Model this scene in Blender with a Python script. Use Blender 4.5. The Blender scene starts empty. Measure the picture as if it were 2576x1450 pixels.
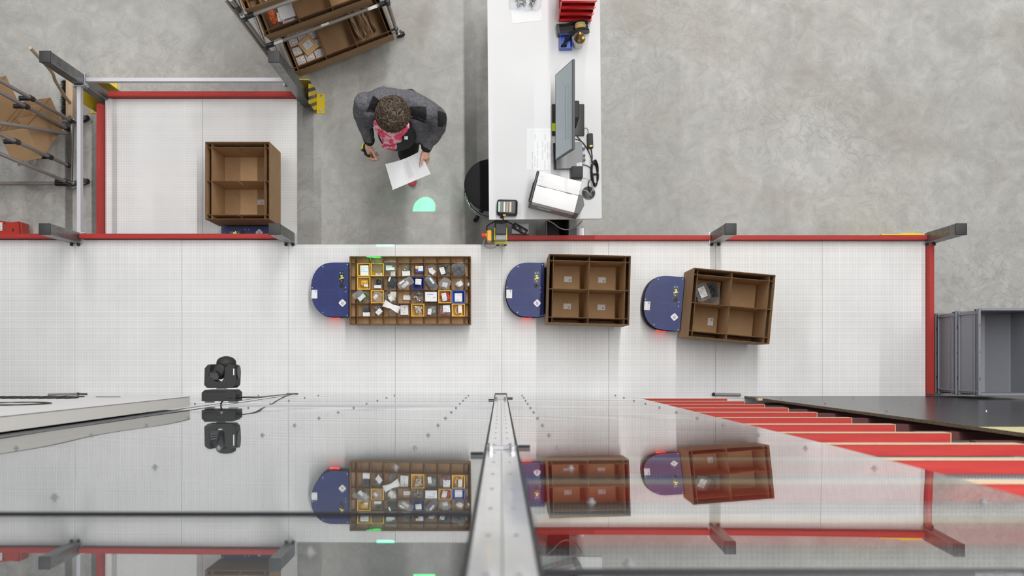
import bpy, bmesh, math, random
from mathutils import Vector, Matrix, Euler, noise
random.seed(11)
SC = bpy.context.scene
COL = SC.collection
PI = math.pi

# ------------------------------------------------------------------ camera, world, lamps, exposure
CAM_Z, FPX, NX, NY = 7.76, 2404.0, 1259.0, 916.0       # camera height (m), focal length in px of the 2576 frame, nadir
cam_d = bpy.data.cameras.new('camera')
cam = bpy.data.objects.new('camera', cam_d); COL.objects.link(cam)
cam.location = (0, 0, CAM_Z); cam.rotation_euler = (0, 0, 0)
cam_d.sensor_fit = 'HORIZONTAL'; cam_d.sensor_width = 36
cam_d.lens = FPX / 2576 * 36
cam_d.shift_x = (1288 - NX) / 2576; cam_d.shift_y = (NY - 725) / 2576
cam_d.clip_start = 0.02; cam_d.clip_end = 100
cam_d.dof.use_dof = True; cam_d.dof.focus_distance = 6.95; cam_d.dof.aperture_fstop = 4.5
SC.camera = cam

w = bpy.data.worlds.new('hall'); SC.world = w; w.use_nodes = True
bg = w.node_tree.nodes['Background']
bg.inputs[0].default_value = (0.93, 0.96, 1.0, 1); bg.inputs[1].default_value = 0.20

def lamp_row(name, x, y0, y1, z, power, width=0.14, col=(1, 0.985, 0.96)):
    l = bpy.data.lights.new(name, 'AREA'); l.shape = 'RECTANGLE'
    l.size = width; l.size_y = y1 - y0; l.energy = power; l.color = col
    o = bpy.data.objects.new(name, l); COL.objects.link(o)
    o.location = (x, (y0 + y1) / 2, z)
    return o
lamp_row('ceiling_lamp_row', 1.45, 0.0, 14.0, 8.5, 1120)
lamp_row('ceiling_lamp_row', -4.95, 0.0, 14.0, 8.5, 600)
lamp_row('ceiling_lamp_row', 7.85, 0.0, 14.0, 8.5, 600)

vs = SC.view_settings
SC.display_settings.display_device = 'sRGB'
vs.view_transform = 'Standard'; vs.look = 'None'; vs.gamma = 1; vs.use_curve_mapping = False
vs.exposure = -0.33

# ------------------------------------------------------------------ measuring helpers
def S(z): return FPX / (CAM_Z - z)                       # px per metre at height z
def at(px, py, z): return Vector(((px - NX) / S(z), (NY - py) / S(z), z))
ZM = 0.686      # top of the main perforated deck
ZB = 0.22       # top of the lower bay
LV = 0.465      # pitch of the rack levels
ZD = 1.0        # desk top
YW = -0.2235    # front plane of the rack wall

# ------------------------------------------------------------------ materials
def new_mat(name):
    m = bpy.data.materials.new(name); m.use_nodes = True
    return m, m.node_tree.nodes, m.node_tree.links, m.node_tree.nodes['Principled BSDF']
def mat(name, col, rough=0.5, metal=0.0, var=0.0, vscale=8.0, bump=0.0, bscale=60.0, coat=0.0, spec=0.5, emit=None, estr=0.0):
    m, n, l, p = new_mat(name)
    c = (*col, 1)
    p.inputs['Base Color'].default_value = c
    p.inputs['Roughness'].default_value = rough; p.inputs['Metallic'].default_value = metal
    p.inputs['Specular IOR Level'].default_value = spec
    if coat: p.inputs['Coat Weight'].default_value = coat; p.inputs['Coat Roughness'].default_value = 0.08
    if emit: p.inputs['Emission Color'].default_value = (*emit, 1); p.inputs['Emission Strength'].default_value = estr
    if var or bump:
        tc = n.new('ShaderNodeTexCoord')
        if var:
            t = n.new('ShaderNodeTexNoise'); t.inputs['Scale'].default_value = vscale; t.inputs['Detail'].default_value = 5
            l.new(tc.outputs['Object'], t.inputs['Vector'])
            r = n.new('ShaderNodeValToRGB'); l.new(t.outputs['Fac'], r.inputs[0])
            r.color_ramp.elements[0].position = 0.3; r.color_ramp.elements[1].position = 0.7
            r.color_ramp.elements[0].color = (*[x * (1 - var) for x in col], 1)
            r.color_ramp.elements[1].color = (*[min(1, x * (1 + var)) for x in col], 1)
            l.new(r.outputs[0], p.inputs['Base Color'])
        if bump:
            t2 = n.new('ShaderNodeTexNoise'); t2.inputs['Scale'].default_value = bscale; t2.inputs['Detail'].default_value = 4
            l.new(tc.outputs['Object'], t2.inputs['Vector'])
            b = n.new('ShaderNodeBump'); b.inputs['Strength'].default_value = bump; b.inputs['Distance'].default_value = 0.01
            l.new(t2.outputs['Fac'], b.inputs['Height']); l.new(b.outputs[0], p.inputs['Normal'])
    return m
def mth(n, l, op, a, b=None, clamp=False):
    x = n.new('ShaderNodeMath'); x.operation = op; x.use_clamp = clamp
    for i, v in enumerate((a, b)):
        if v is None: continue
        if isinstance(v, (int, float)): x.inputs[i].default_value = v
        else: l.new(v, x.inputs[i])
    return x.outputs[0]
def dots(n, l, px, py, r, soft, ox=0.0, oy=0.0):
    """mask of round holes on a square grid in object space"""
    tc = n.new('ShaderNodeTexCoord'); sp = n.new('ShaderNodeSeparateXYZ'); l.new(tc.outputs['Object'], sp.inputs[0])
    fs = []
    for k, (p, o) in enumerate(((px, ox), (py, oy))):
        v = mth(n, l, 'MULTIPLY', mth(n, l, 'ADD', sp.outputs[k], 50 * p + o), 1 / p)
        v = mth(n, l, 'SUBTRACT', mth(n, l, 'FRACT', v), 0.5)
        fs.append(mth(n, l, 'MULTIPLY', v, v))
    d = mth(n, l, 'SQRT', mth(n, l, 'ADD', fs[0], fs[1]))
    mr = n.new('ShaderNodeMapRange'); l.new(d, mr.inputs[0])
    mr.inputs[1].default_value = r + soft; mr.inputs[2].default_value = r - soft
    return mr.outputs[0], sp, tc
def mixc(n, l, fac, a, b):
    x = n.new('ShaderNodeMix'); x.data_type = 'RGBA'
    for i, v in ((0, fac), (6, a), (7, b)):
        if isinstance(v, (int, float)): x.inputs[i].default_value = v
        elif isinstance(v, tuple): x.inputs[i].default_value = (*v, 1) if len(v) == 3 else v
        else: l.new(v, x.inputs[i])
    return x.outputs[2]
def tnoise(n, l, tc, scale, detail=5, rough=0.55, dist=0.0, lo=0.35, hi=0.65):
    t = n.new('ShaderNodeTexNoise'); t.inputs['Scale'].default_value = scale; t.inputs['Detail'].default_value = detail
    t.inputs['Roughness'].default_value = rough; t.inputs['Distortion'].default_value = dist
    l.new(tc.outputs['Object'], t.inputs['Vector'])
    mr = n.new('ShaderNodeMapRange'); l.new(t.outputs['Fac'], mr.inputs[0])
    mr.inputs[1].default_value = lo; mr.inputs[2].default_value = hi
    return mr.outputs[0]

def concrete():
    m, n, l, p = new_mat('concrete')
    tc = n.new('ShaderNodeTexCoord')
    a = tnoise(n, l, tc, 0.45, 6, 0.55, 0.6)
    b = tnoise(n, l, tc, 1.9, 9, 0.62, 1.6, 0.34, 0.66)
    c = tnoise(n, l, tc, 8.0, 8, 0.66, 1.0, 0.35, 0.65)
    d = tnoise(n, l, tc, 70.0, 3, 0.6, 0.0)
    br = tnoise(n, l, tc, 1.1, 7, 0.6, 0.8, 0.52, 0.72)
    col = mixc(n, l, a, (0.330, 0.324, 0.302), (0.485, 0.485, 0.476))
    col = mixc(n, l, mth(n, l, 'MULTIPLY', b, 0.70), col, (0.573, 0.570, 0.549))
    col = mixc(n, l, mth(n, l, 'MULTIPLY', c, 0.44), col, (0.258, 0.255, 0.239))
    col = mixc(n, l, mth(n, l, 'MULTIPLY', br, 0.55), col, (0.296, 0.267, 0.224))
    col = mixc(n, l, mth(n, l, 'MULTIPLY', d, 0.14), col, (0.202, 0.198, 0.186))
    # ridged swirls left by the trowel, stronger in some areas
    rt = n.new('ShaderNodeTexNoise'); rt.inputs['Scale'].default_value = 4.2; rt.inputs['Detail'].default_value = 6; rt.inputs['Distortion'].default_value = 2.2
    l.new(tc.outputs['Object'], rt.inputs['Vector'])
    rg = mth(n, l, 'ABSOLUTE', mth(n, l, 'SUBTRACT', rt.outputs['Fac'], 0.5))
    rm = n.new('ShaderNodeMapRange'); l.new(rg, rm.inputs[0]); rm.inputs[1].default_value = 0.0; rm.inputs[2].default_value = 0.035; rm.inputs[3].default_value = 1; rm.inputs[4].default_value = 0
    zone = tnoise(n, l, tc, 0.4, 2, 0.5, 0.0, 0.42, 0.62)
    col = mixc(n, l, mth(n, l, 'MULTIPLY', mth(n, l, 'MULTIPLY', rm.outputs[0], zone), 0.50), col, (0.252, 0.252, 0.246))
    e = tnoise(n, l, tc, 6.0, 9, 0.75, 2.5, 0.66, 0.74)
    col = mixc(n, l, mth(n, l, 'MULTIPLY', e, 0.55), col, (0.164, 0.158, 0.139))
    f = tnoise(n, l, tc, 5.0, 9, 0.7, 2.0, 0.62, 0.75)
    col = mixc(n, l, mth(n, l, 'MULTIPLY', f, 0.0), col, (0.756, 0.756, 0.731))
    l.new(col, p.inputs['Base Color'])
    r = n.new('ShaderNodeMapRange'); l.new(b, r.inputs[0]); r.inputs[3].default_value = 0.42; r.inputs[4].default_value = 0.62
    l.new(r.outputs[0], p.inputs['Roughness']); p.inputs['Specular IOR Level'].default_value = 0.35
    bp = n.new('ShaderNodeBump'); bp.inputs['Strength'].default_value = 0.10; bp.inputs['Distance'].default_value = 0.01
    l.new(c, bp.inputs['Height']); l.new(bp.outputs[0], p.inputs['Normal'])
    return m
def perforated(name='perforated_white', base=(0.80, 0.80, 0.805), hole=(0.17, 0.17, 0.20)):
    m, n, l, p = new_mat(name)
    msk, sp, tc = dots(n, l, 0.00845, 0.00862, 0.22, 0.10)
    a = tnoise(n, l, tc, 2.5, 4, 0.5, 0.0)
    b = tnoise(n, l, tc, 9.0, 4, 0.6, 0.0, 0.45, 0.75)
    hc = mixc(n, l, b, (0.30, 0.30, 0.32), hole)
    col = mixc(n, l, a, base, tuple(x * 0.93 for x in base))
    col = mixc(n, l, msk, col, hc)
    l.new(col, p.inputs['Base Color']); p.inputs['Roughness'].default_value = 0.45; p.inputs['Specular IOR Level'].default_value = 0.3
    return m
def robot_cover():
    m, n, l, p = new_mat('robot_blue_perforated')
    msk, sp, tc = dots(n, l, 0.0135, 0.0135, 0.17, 0.06, 0.0, 0.0067)
    x, y = sp.outputs[0], sp.outputs[1]
    # the field of vent holes: -0.235 < x < -0.085 inside the D
    inx = mth(n, l, 'MULTIPLY', mth(n, l, 'GREATER_THAN', x, -0.236), mth(n, l, 'LESS_THAN', x, -0.084))
    ay = mth(n, l, 'ABSOLUTE', y)
    # corner cut on the front
    cut = mth(n, l, 'LESS_THAN', mth(n, l, 'ADD', ay, mth(n, l, 'MULTIPLY', x, -0.55)), 0.235)
    iny = mth(n, l, 'MULTIPLY', mth(n, l, 'LESS_THAN', ay, 0.155), mth(n, l, 'GREATER_THAN', ay, 0.010))
    msk = mth(n, l, 'MULTIPLY', mth(n, l, 'MULTIPLY', msk, inx), mth(n, l, 'MULTIPLY', iny, cut))
    base = mixc(n, l, tnoise(n, l, tc, 6, 4), (0.020, 0.030, 0.135), (0.026, 0.040, 0.155))
    col = mixc(n, l, msk, base, (0.006, 0.007, 0.02))
    l.new(col, p.inputs['Base Color']); p.inputs['Roughness'].default_value = 0.42; p.inputs['Specular IOR Level'].default_value = 0.35
    return m
def striped():
    m, n, l, p = new_mat('yellow_black_stripe')
    tc = n.new('ShaderNodeTexCoord'); sp = n.new('ShaderNodeSeparateXYZ'); l.new(tc.outputs['Object'], sp.inputs[0])
    v = mth(n, l, 'ADD', sp.outputs[1], mth(n, l, 'MULTIPLY', sp.outputs[2], 0.35))
    f = mth(n, l, 'FRACT', mth(n, l, 'MULTIPLY', mth(n, l, 'ADD', v, 3.0), 1 / 0.062))
    s = mth(n, l, 'GREATER_THAN', f, 0.55)
    l.new(mixc(n, l, s, (0.78, 0.58, 0.02), (0.02, 0.02, 0.02)), p.inputs['Base Color']); p.inputs['Roughness'].default_value = 0.4
    return m
def pane_mat(name='clear_pane', ior=2.15, tint=(0.93, 0.95, 0.95)):
    m, n, l, p = new_mat(name); n.remove(p)
    out = n['Material Output']
    g = n.new('ShaderNodeNewGeometry'); fr = n.new('ShaderNodeFresnel')
    io = mth(n, l, 'ADD', ior, mth(n, l, 'MULTIPLY', g.outputs['Backfacing'], 1 / ior - ior)); l.new(io, fr.inputs[0])
    tr = n.new('ShaderNodeBsdfTransparent'); tr.inputs[0].default_value = (*tint, 1)
    gl = n.new('ShaderNodeBsdfGlossy'); gl.inputs['Roughness'].default_value = 0.0; gl.inputs[0].default_value = (0.97, 0.98, 0.98, 1)
    mx = n.new('ShaderNodeMixShader'); l.new(fr.outputs[0], mx.inputs[0]); l.new(tr.outputs[0], mx.inputs[1]); l.new(gl.outputs[0], mx.inputs[2])
    l.new(mx.outputs[0], out.inputs[0])
    return m
def film_mat(name, tint=(0.9, 0.92, 0.93), milk=0.22, rough=0.18, face=0.30):
    m, n, l, p = new_mat(name)
    out = n['Material Output']
    tr = n.new('ShaderNodeBsdfTransparent'); tr.inputs[0].default_value = (*tint, 1)
    p.inputs['Base Color'].default_value = (0.8, 0.82, 0.83, 1); p.inputs['Roughness'].default_value = rough
    p.inputs['Specular IOR Level'].default_value = 0.8
    fr = n.new('ShaderNodeLayerWeight'); fr.inputs[0].default_value = 0.35
    f = mth(n, l, 'ADD', mth(n, l, 'MULTIPLY', fr.outputs['Facing'], face), milk, True)
    tc = n.new('ShaderNodeTexCoord'); t = n.new('ShaderNodeTexNoise'); t.inputs['Scale'].default_value = 45; t.inputs['Detail'].default_value = 3
    t.inputs['Distortion'].default_value = 1.0
    l.new(tc.outputs['Object'], t.inputs['Vector']); b = n.new('ShaderNodeBump'); b.inputs['Strength'].default_value = 1.0; b.inputs['Distance'].default_value = 0.03
    l.new(t.outputs['Fac'], b.inputs['Height']); l.new(b.outputs[0], p.inputs['Normal'])
    mx = n.new('ShaderNodeMixShader'); l.new(f, mx.inputs[0]); l.new(tr.outputs[0], mx.inputs[1]); l.new(p.outputs[0], mx.inputs[2])
    l.new(mx.outputs[0], out.inputs[0])
    return m
def two_tone(name, a, b, scale, lo=0.45, hi=0.55, rough=0.8, dist=0.5, bump=0.0):
    m, n, l, p = new_mat(name); tc = n.new('ShaderNodeTexCoord')
    f = tnoise(n, l, tc, scale, 4, 0.55, dist, lo, hi)
    l.new(mixc(n, l, f, a, b), p.inputs['Base Color']); p.inputs['Roughness'].default_value = rough
    if bump:
        bp = n.new('ShaderNodeBump'); bp.inputs['Strength'].default_value = bump; bp.inputs['Distance'].default_value = 0.01
        l.new(f, bp.inputs['Height']); l.new(bp.outputs[0], p.inputs['Normal'])
    return m
def wood_mat(name, a, b, axis=1):
    m, n, l, p = new_mat(name); tc = n.new('ShaderNodeTexCoord'); mp = n.new('ShaderNodeMapping')
    sc = [60, 60, 60]; sc[axis] = 4; mp.inputs['Scale'].default_value = sc; l.new(tc.outputs['Object'], mp.inputs[0])
    t = n.new('ShaderNodeTexNoise'); t.inputs['Scale'].default_value = 1; t.inputs['Detail'].default_value = 5; t.inputs['Distortion'].default_value = 0.6
    l.new(mp.outputs[0], t.inputs['Vector']); mr = n.new('ShaderNodeMapRange'); l.new(t.outputs['Fac'], mr.inputs[0]); mr.inputs[1].default_value = .3; mr.inputs[2].default_value = .7
    l.new(mixc(n, l, mr.outputs[0], a, b), p.inputs['Base Color']); p.inputs['Roughness'].default_value = 0.6
    return m

M = {}
M['roof'] = mat('hall_roof', (0.26, 0.27, 0.28), 0.8)
M['concrete'] = concrete(); M['perf'] = perforated()
M['red_wood'] = wood_mat('red_painted_wood', (0.34, 0.014, 0.012), (0.44, 0.026, 0.021), 0)
M['raw_wood'] = wood_mat('raw_pine', (0.62, 0.44, 0.28), (0.74, 0.56, 0.38), 1)
M['shaded_red'] = mat('shade_tinted_red_wood', (0.09, 0.022, 0.022), 0.6)  # red wood with the shade under the panel put into its colour
M['post'] = mat('galvanised_steel', (0.20, 0.21, 0.21), 0.34, 0.75, 0.25, 14)
M['cap'] = mat('charcoal_plastic', (0.035, 0.035, 0.038), 0.55, bump=0.15, bscale=250)
M['alu'] = mat('anodised_aluminium', (0.50, 0.50, 0.54), 0.42, 0.35)
M['alu_lt'] = mat('light_grey_profile', (0.50, 0.51, 0.52), 0.09, 0.0, 0.05, 10, spec=0.9)
M['chrome'] = mat('chrome', (0.75, 0.76, 0.78), 0.12, 1.0)
M['zinc'] = mat('zinc_bolt', (0.62, 0.64, 0.66), 0.25, 0.9)
M['pipe'] = mat('grey_pipe', (0.310, 0.287, 0.276), 0.28, 0.35)
M['black'] = mat('black_plastic', (0.014, 0.014, 0.016), 0.38)
M['black_matt'] = mat('black_matt_plastic', (0.022, 0.022, 0.024), 0.6, bump=0.2, bscale=300)
M['rubber'] = mat('black_rubber', (0.02, 0.02, 0.022), 0.7)
M['dkgrey'] = mat('dark_grey_plastic', (0.075, 0.078, 0.085), 0.45)
M['mdgrey'] = mat('mid_grey_plastic', (0.20, 0.205, 0.215), 0.45)
M['card'] = mat('corrugated_cardboard', (0.429, 0.275, 0.151), 0.8, 0, 0.07, 9, 0.05, 200, spec=0.2)
M['card2'] = mat('dark_cardboard', (0.301, 0.189, 0.109), 0.85, 0, 0.10, 20, 0.08, 200, spec=0.2)
M['card_edge'] = mat('cut_cardboard_edge', (0.120, 0.076, 0.042), 0.9, 0, 0.35, 60, spec=0.1)
M['card_lt'] = mat('light_cardboard', (0.550, 0.371, 0.211), 0.8, 0, 0.05, 12, spec=0.2)
M['robot'] = robot_cover(); M['navy'] = mat('navy_skirt', (0.02, 0.026, 0.085), 0.4)
M['white'] = mat('white_plastic', (0.74, 0.74, 0.75), 0.45, spec=0.3)
M['paper'] = mat('white_paper', (0.74, 0.75, 0.775), 0.8, spec=0.2)
M['ink'] = mat('grey_print', (0.36, 0.37, 0.40), 0.8); M['ink_lt'] = mat('pale_print', (0.58, 0.59, 0.62), 0.8)
M['ink_dk'] = mat('dark_print', (0.05, 0.05, 0.10), 0.8)
M['desk'] = mat('white_laminate', (0.64, 0.65, 0.665), 0.5, 0, 0.015, 3, spec=0.25)
M['yellow'] = mat('yellow_paint', (0.78, 0.58, 0.02), 0.4); M['stripe'] = striped()
M['bin_y'] = mat('yellow_bin', (0.82, 0.47, 0.045), 0.4); M['bin_b'] = mat('blue_bin', (0.03, 0.11, 0.55), 0.35)
M['bin_n'] = mat('navy_bin', (0.012, 0.03, 0.18), 0.35); M['bin_r'] = mat('red_bin', (0.62, 0.016, 0.02), 0.3)
M['film'] = film_mat('clear_film', (0.95, 0.96, 0.97), 0.035, 0.12, 0.22); M['film_m'] = film_mat('milky_film', (0.94, 0.95, 0.96), 0.17, 0.2, 0.30)
M['film_g'] = film_mat('smoky_film', (0.80, 0.82, 0.84), 0.07, 0.14, 0.25)
M['silver'] = mat('loose_metal', (0.50, 0.49, 0.46), 0.3, 0.9)
M['green'] = mat('green_parts', (0.16, 0.22, 0.03), 0.5); M['orange'] = mat('orange_film', (0.75, 0.13, 0.015), 0.3)
M['pink'] = mat('pink_shoe', (0.62, 0.08, 0.12), 0.55); M['beige'] = mat('beige_part', (0.62, 0.56, 0.46), 0.6)
M['green_pk'] = mat('pale_green_card', (0.42, 0.60, 0.50), 0.7)
M['blue_lbl'] = mat('blue_carton', (0.02, 0.06, 0.30), 0.5); M['steelblue'] = mat('grey_blue_part', (0.06, 0.075, 0.12), 0.4)
M['red_part'] = mat('red_part', (0.60, 0.02, 0.03), 0.4); M['grey_part'] = mat('grey_part', (0.30, 0.31, 0.32), 0.5)
M['yel_cable'] = mat('yellow_cable', (0.75, 0.52, 0.02), 0.4)
M['led_red'] = mat('red_led', (0.8, 0.02, 0.02), 0.4, emit=(1, 0.03, 0.03), estr=3.5)
M['led_y'] = mat('display_segment', (0.8, 0.8, 0.1), 0.4, emit=(1.0, 0.92, 0.25), estr=1.6)
M['led_o'] = mat('orange_led', (0.9, 0.4, 0.05), 0.4, emit=(1.0, 0.42, 0.06), estr=2.5)
M['led_b'] = mat('blue_led', (0.05, 0.3, 0.9), 0.4, emit=(0.05, 0.35, 1), estr=1.0)
M['pcb'] = mat('display_board', (0.012, 0.025, 0.022), 0.3)
M['crate'] = mat('grey_crate', (0.219, 0.225, 0.256), 0.36)
M['chip_face'] = mat('dark_laminate', (0.045, 0.046, 0.050), 0.24, spec=0.16)
M['chip_edge'] = two_tone('chipboard_edge', (0.10, 0.07, 0.04), (0.30, 0.22, 0.13), 160, 0.4, 0.6, 0.9)
M['chip_pale'] = mat('pale_yellow_board', (0.70, 0.64, 0.36), 0.5)
M['pane'] = pane_mat(); M['backing'] = mat('grey_backing_sheet', (0.20, 0.20, 0.21), 0.6)
M['gasket'] = mat('black_gasket', (0.012, 0.012, 0.018), 0.5)
M['sign'] = mat('sign_white', (0.80, 0.80, 0.80), 0.5); M['sign_side'] = mat('sign_edge', (0.60, 0.585, 0.56), 0.55)
M['screen'] = mat('lit_screen', (0.10, 0.12, 0.13), 0.25, emit=(0.36, 0.45, 0.48), estr=0.42)
M['screen_ink'] = mat('screen_text', (0.1, 0.1, 0.1), 0.4, emit=(0.14, 0.14, 0.17), estr=0.5)
M['fabric'] = mat('black_mesh_fabric', (0.012, 0.012, 0.014), 0.9, bump=0.4, bscale=400)
M['fleece'] = two_tone('grey_fleece', (0.085, 0.085, 0.098), (0.150, 0.150, 0.168), 90, 0.35, 0.65, 0.95, 0.3, 0.25)
M['patch'] = mat('black_softshell', (0.008, 0.008, 0.011), 0.75)
M['vest'] = mat('black_shirt', (0.014, 0.017, 0.018), 0.8); M['pants'] = mat('black_trousers', (0.010, 0.012, 0.012), 0.85)
M['skin'] = mat('skin', (0.650, 0.362, 0.263), 0.5, 0, 0.06, 20)
M['hair'] = two_tone('brown_hair', (0.030, 0.019, 0.013), (0.085, 0.055, 0.035), 40, 0.3, 0.7, 0.5, 0.5)
M['hair_lt'] = mat('light_brown_hair', (0.125, 0.085, 0.056), 0.45); M['hair_dk'] = mat('dark_brown_hair', (0.045, 0.028, 0.018), 0.5)
M['scarf'] = two_tone('pink_scarf', (0.66, 0.07, 0.13), (0.80, 0.42, 0.52), 16, 0.45, 0.53, 0.8, 1.2)
M['neon'] = mat('neon_yellow', (0.72, 0.85, 0.02), 0.4); M['red_btn'] = mat('red_button', (0.80, 0.06, 0.02), 0.35)
M['ybracket'] = mat('yellow_green_bracket', (0.72, 0.72, 0.03), 0.35); M['ora_box'] = mat('orange_box', (0.80, 0.38, 0.02), 0.4)
M['broomwood'] = wood_mat('broom_wood', (0.48, 0.35, 0.23), (0.60, 0.46, 0.32), 1)
M['bristle'] = mat('black_bristle', (0.012, 0.012, 0.014), 0.9)
M['jackred'] = mat('orange_red_paint', (0.46, 0.030, 0.012), 0.35); M['tape'] = mat('tape_roll', (0.62, 0.45, 0.16), 0.3)
M['kraft'] = mat('kraft_paper', (0.30, 0.20, 0.12), 0.8, bump=0.8, bscale=25)
M['cable_g'] = mat('grey_cable', (0.45, 0.44, 0.42), 0.5); M['lamp_glass'] = mat('lens', (0.02, 0.02, 0.03), 0.05)
M['logo'] = mat('logo_purple', (0.05, 0.03, 0.22), 0.5); M['abb'] = mat('red_print', (0.75, 0.02, 0.02), 0.6)
M['dirt'] = mat('rubber_feet', (0.03, 0.02, 0.02), 0.5)
# ------------------------------------------------------------------ mesh helpers
def T(x, y, z): return Matrix.Translation((x, y, z))
def RZ(a): return Matrix.Rotation(a, 4, 'Z')
def RX(a): return Matrix.Rotation(a, 4, 'X')
def RY(a): return Matrix.Rotation(a, 4, 'Y')
class MB:
    def __init__(s): s.v = []; s.f = []; s.k = []; s.mi = 0; s.M = Matrix()
    def mtl(s, i): s.mi = i; return s
    def add(s, vs, fs, X=None):
        X = s.M @ X if X is not None else s.M
        o = len(s.v); s.v += [X @ Vector(v) for v in vs]
        for f in fs: s.f.append([i + o for i in f]); s.k.append(s.mi)
        return s
    def bm(s, b, X=None):
        b.verts.index_update()
        vs = [v.co.copy() for v in b.verts]; fs = [[v.index for v in f.verts] for f in b.faces]; b.free()
        return s.add(vs, fs, X)
    def box(s, c, d, X=None, bev=0.0, seg=1):
        Y = T(*c) if X is None else X @ T(*c)
        b = bmesh.new(); bmesh.ops.create_cube(b, size=1.0)
        for v in b.verts: v.co = Vector((v.co.x * d[0], v.co.y * d[1], v.co.z * d[2]))
        if bev: bmesh.ops.bevel(b, geom=b.edges[:], offset=bev, segments=seg, affect='EDGES', profile=0.5)
        return s.bm(b, Y)
    def bx(s, x0, x1, y0, y1, z0, z1, X=None, bev=0.0, seg=1):
        return s.box(((x0 + x1) / 2, (y0 + y1) / 2, (z0 + z1) / 2), (abs(x1 - x0), abs(y1 - y0), abs(z1 - z0)), X, bev, seg)
    def prism(s, poly, z0, z1, X=None):
        n = len(poly); vs = [(x, y, z0) for x, y in poly] + [(x, y, z1) for x, y in poly]
        fs = [list(range(n))[::-1], list(range(n, 2 * n))] + [[i, (i + 1) % n, n + (i + 1) % n, n + i] for i in range(n)]
        return s.add(vs, fs, X)
    def cyl(s, p0, p1, r0, r1=None, n=14):
        return s.tube([p0, p1], [r0, r0 if r1 is None else r1], n)
    def tube(s, pts, r, n=8, X=None, closed=False):
        pts = [Vector(p) for p in pts]; k = len(pts)
        rs = r if isinstance(r, (list, tuple)) else [r] * k
        vs, fs = [], []; up = None
        for i, p in enumerate(pts):
            if closed: t = pts[(i + 1) % k] - pts[i - 1]
            else: t = pts[min(i + 1, k - 1)] - pts[max(i - 1, 0)]
            t.normalize()
            if up is None: up = t.orthogonal().normalized()
            up = (up - t * up.dot(t)).normalized(); sd = t.cross(up)
            for j in range(n):
                a = 2 * PI * j / n; vs.append(p + (up * math.cos(a) + sd * math.sin(a)) * rs[i])
        m = k if closed else k - 1
        for i in range(m):
            a, b = i * n, ((i + 1) % k) * n
            for j in range(n): fs.append([a + j, a + (j + 1) % n, b + (j + 1) % n, b + j])
        if not closed: fs += [list(range(n))[::-1], list(range((k - 1) * n, k * n))]
        return s.add(vs, fs, X)
    def lathe(s, prof, n=24, X=None):
        vs = [(r * math.cos(2 * PI * j / n), r * math.sin(2 * PI * j / n), z) for r, z in prof for j in range(n)]
        fs = [[i * n + j, i * n + (j + 1) % n, (i + 1) * n + (j + 1) % n, (i + 1) * n + j] for i in range(len(prof) - 1) for j in range(n)]
        fs += [list(range(n))[::-1], list(range((len(prof) - 1) * n, len(prof) * n))]
        return s.add(vs, fs, X)
    def ball(s, c, r, nu=14, nv=9, X=None, fn=None):
        r = r if isinstance(r, (tuple, list)) else (r, r, r); vs = []; fs = []
        vs.append((0, 0, -1))
        for i in range(1, nv):
            t = PI * i / nv - PI / 2
            for j in range(nu):
                a = 2 * PI * j / nu; vs.append((math.cos(t) * math.cos(a), math.cos(t) * math.sin(a), math.sin(t)))
        vs.append((0, 0, 1)); L = len(vs) - 1
        for j in range(nu):
            fs.append([0, 1 + (j + 1) % nu, 1 + j]); b = 1 + (nv - 2) * nu; fs.append([L, b + j, b + (j + 1) % nu])
        for i in range(nv - 2):
            for j in range(nu):
                a = 1 + i * nu; fs.append([a + j, a + (j + 1) % nu, a + nu + (j + 1) % nu, a + nu + j])
        vs = [Vector((v[0] * r[0], v[1] * r[1], v[2] * r[2])) for v in vs]
        if fn: vs = [fn(v) for v in vs]
        return s.add([v + Vector(c) for v in vs], fs, X)
    def sheet(s, fn, nu, nv, th=0.0, X=None):
        """surface fn(u,v)->(x,y,z); th>0 gives it a real thickness downwards"""
        g = [Vector(fn(i / nu, j / nv)) for i in range(nu + 1) for j in range(nv + 1)]; n = nv + 1
        fs = [[i * n + j, (i + 1) * n + j, (i + 1) * n + j + 1, i * n + j + 1] for i in range(nu) for j in range(nv)]
        if th:
            o = len(g); h = g + [p - Vector((0, 0, th)) for p in g]
            fs2 = fs + [[a + o for a in f][::-1] for f in fs]
            rim = [i * n for i in range(nu + 1)] + [nu * n + j for j in range(1, n)] + [i * n + nv for i in range(nu - 1, -1, -1)] + [j for j in range(nv - 1, 0, -1)]
            for a in range(len(rim)):
                p, q = rim[a], rim[(a + 1) % len(rim)]; fs2.append([q, p, p + o, q + o])
            return s.add(h, fs2, X)
        return s.add(g, fs, X)
    def text(s, txt, size, X, align='CENTER', ext=0.0003):
        c = bpy.data.curves.new('t', 'FONT'); c.body = txt; c.size = size; c.align_x = align; c.align_y = 'CENTER'; c.extrude = ext; c.resolution_u = 3
        o = bpy.data.objects.new('t', c); COL.objects.link(o); bpy.context.view_layer.update()
        me = o.evaluated_get(bpy.context.evaluated_depsgraph_get()).to_mesh()
        vs = [v.co.copy() for v in me.vertices]; fs = [list(p.vertices) for p in me.polygons]
        bpy.data.objects.remove(o); bpy.data.curves.remove(c)
        return s.add(vs, fs, X)
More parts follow.
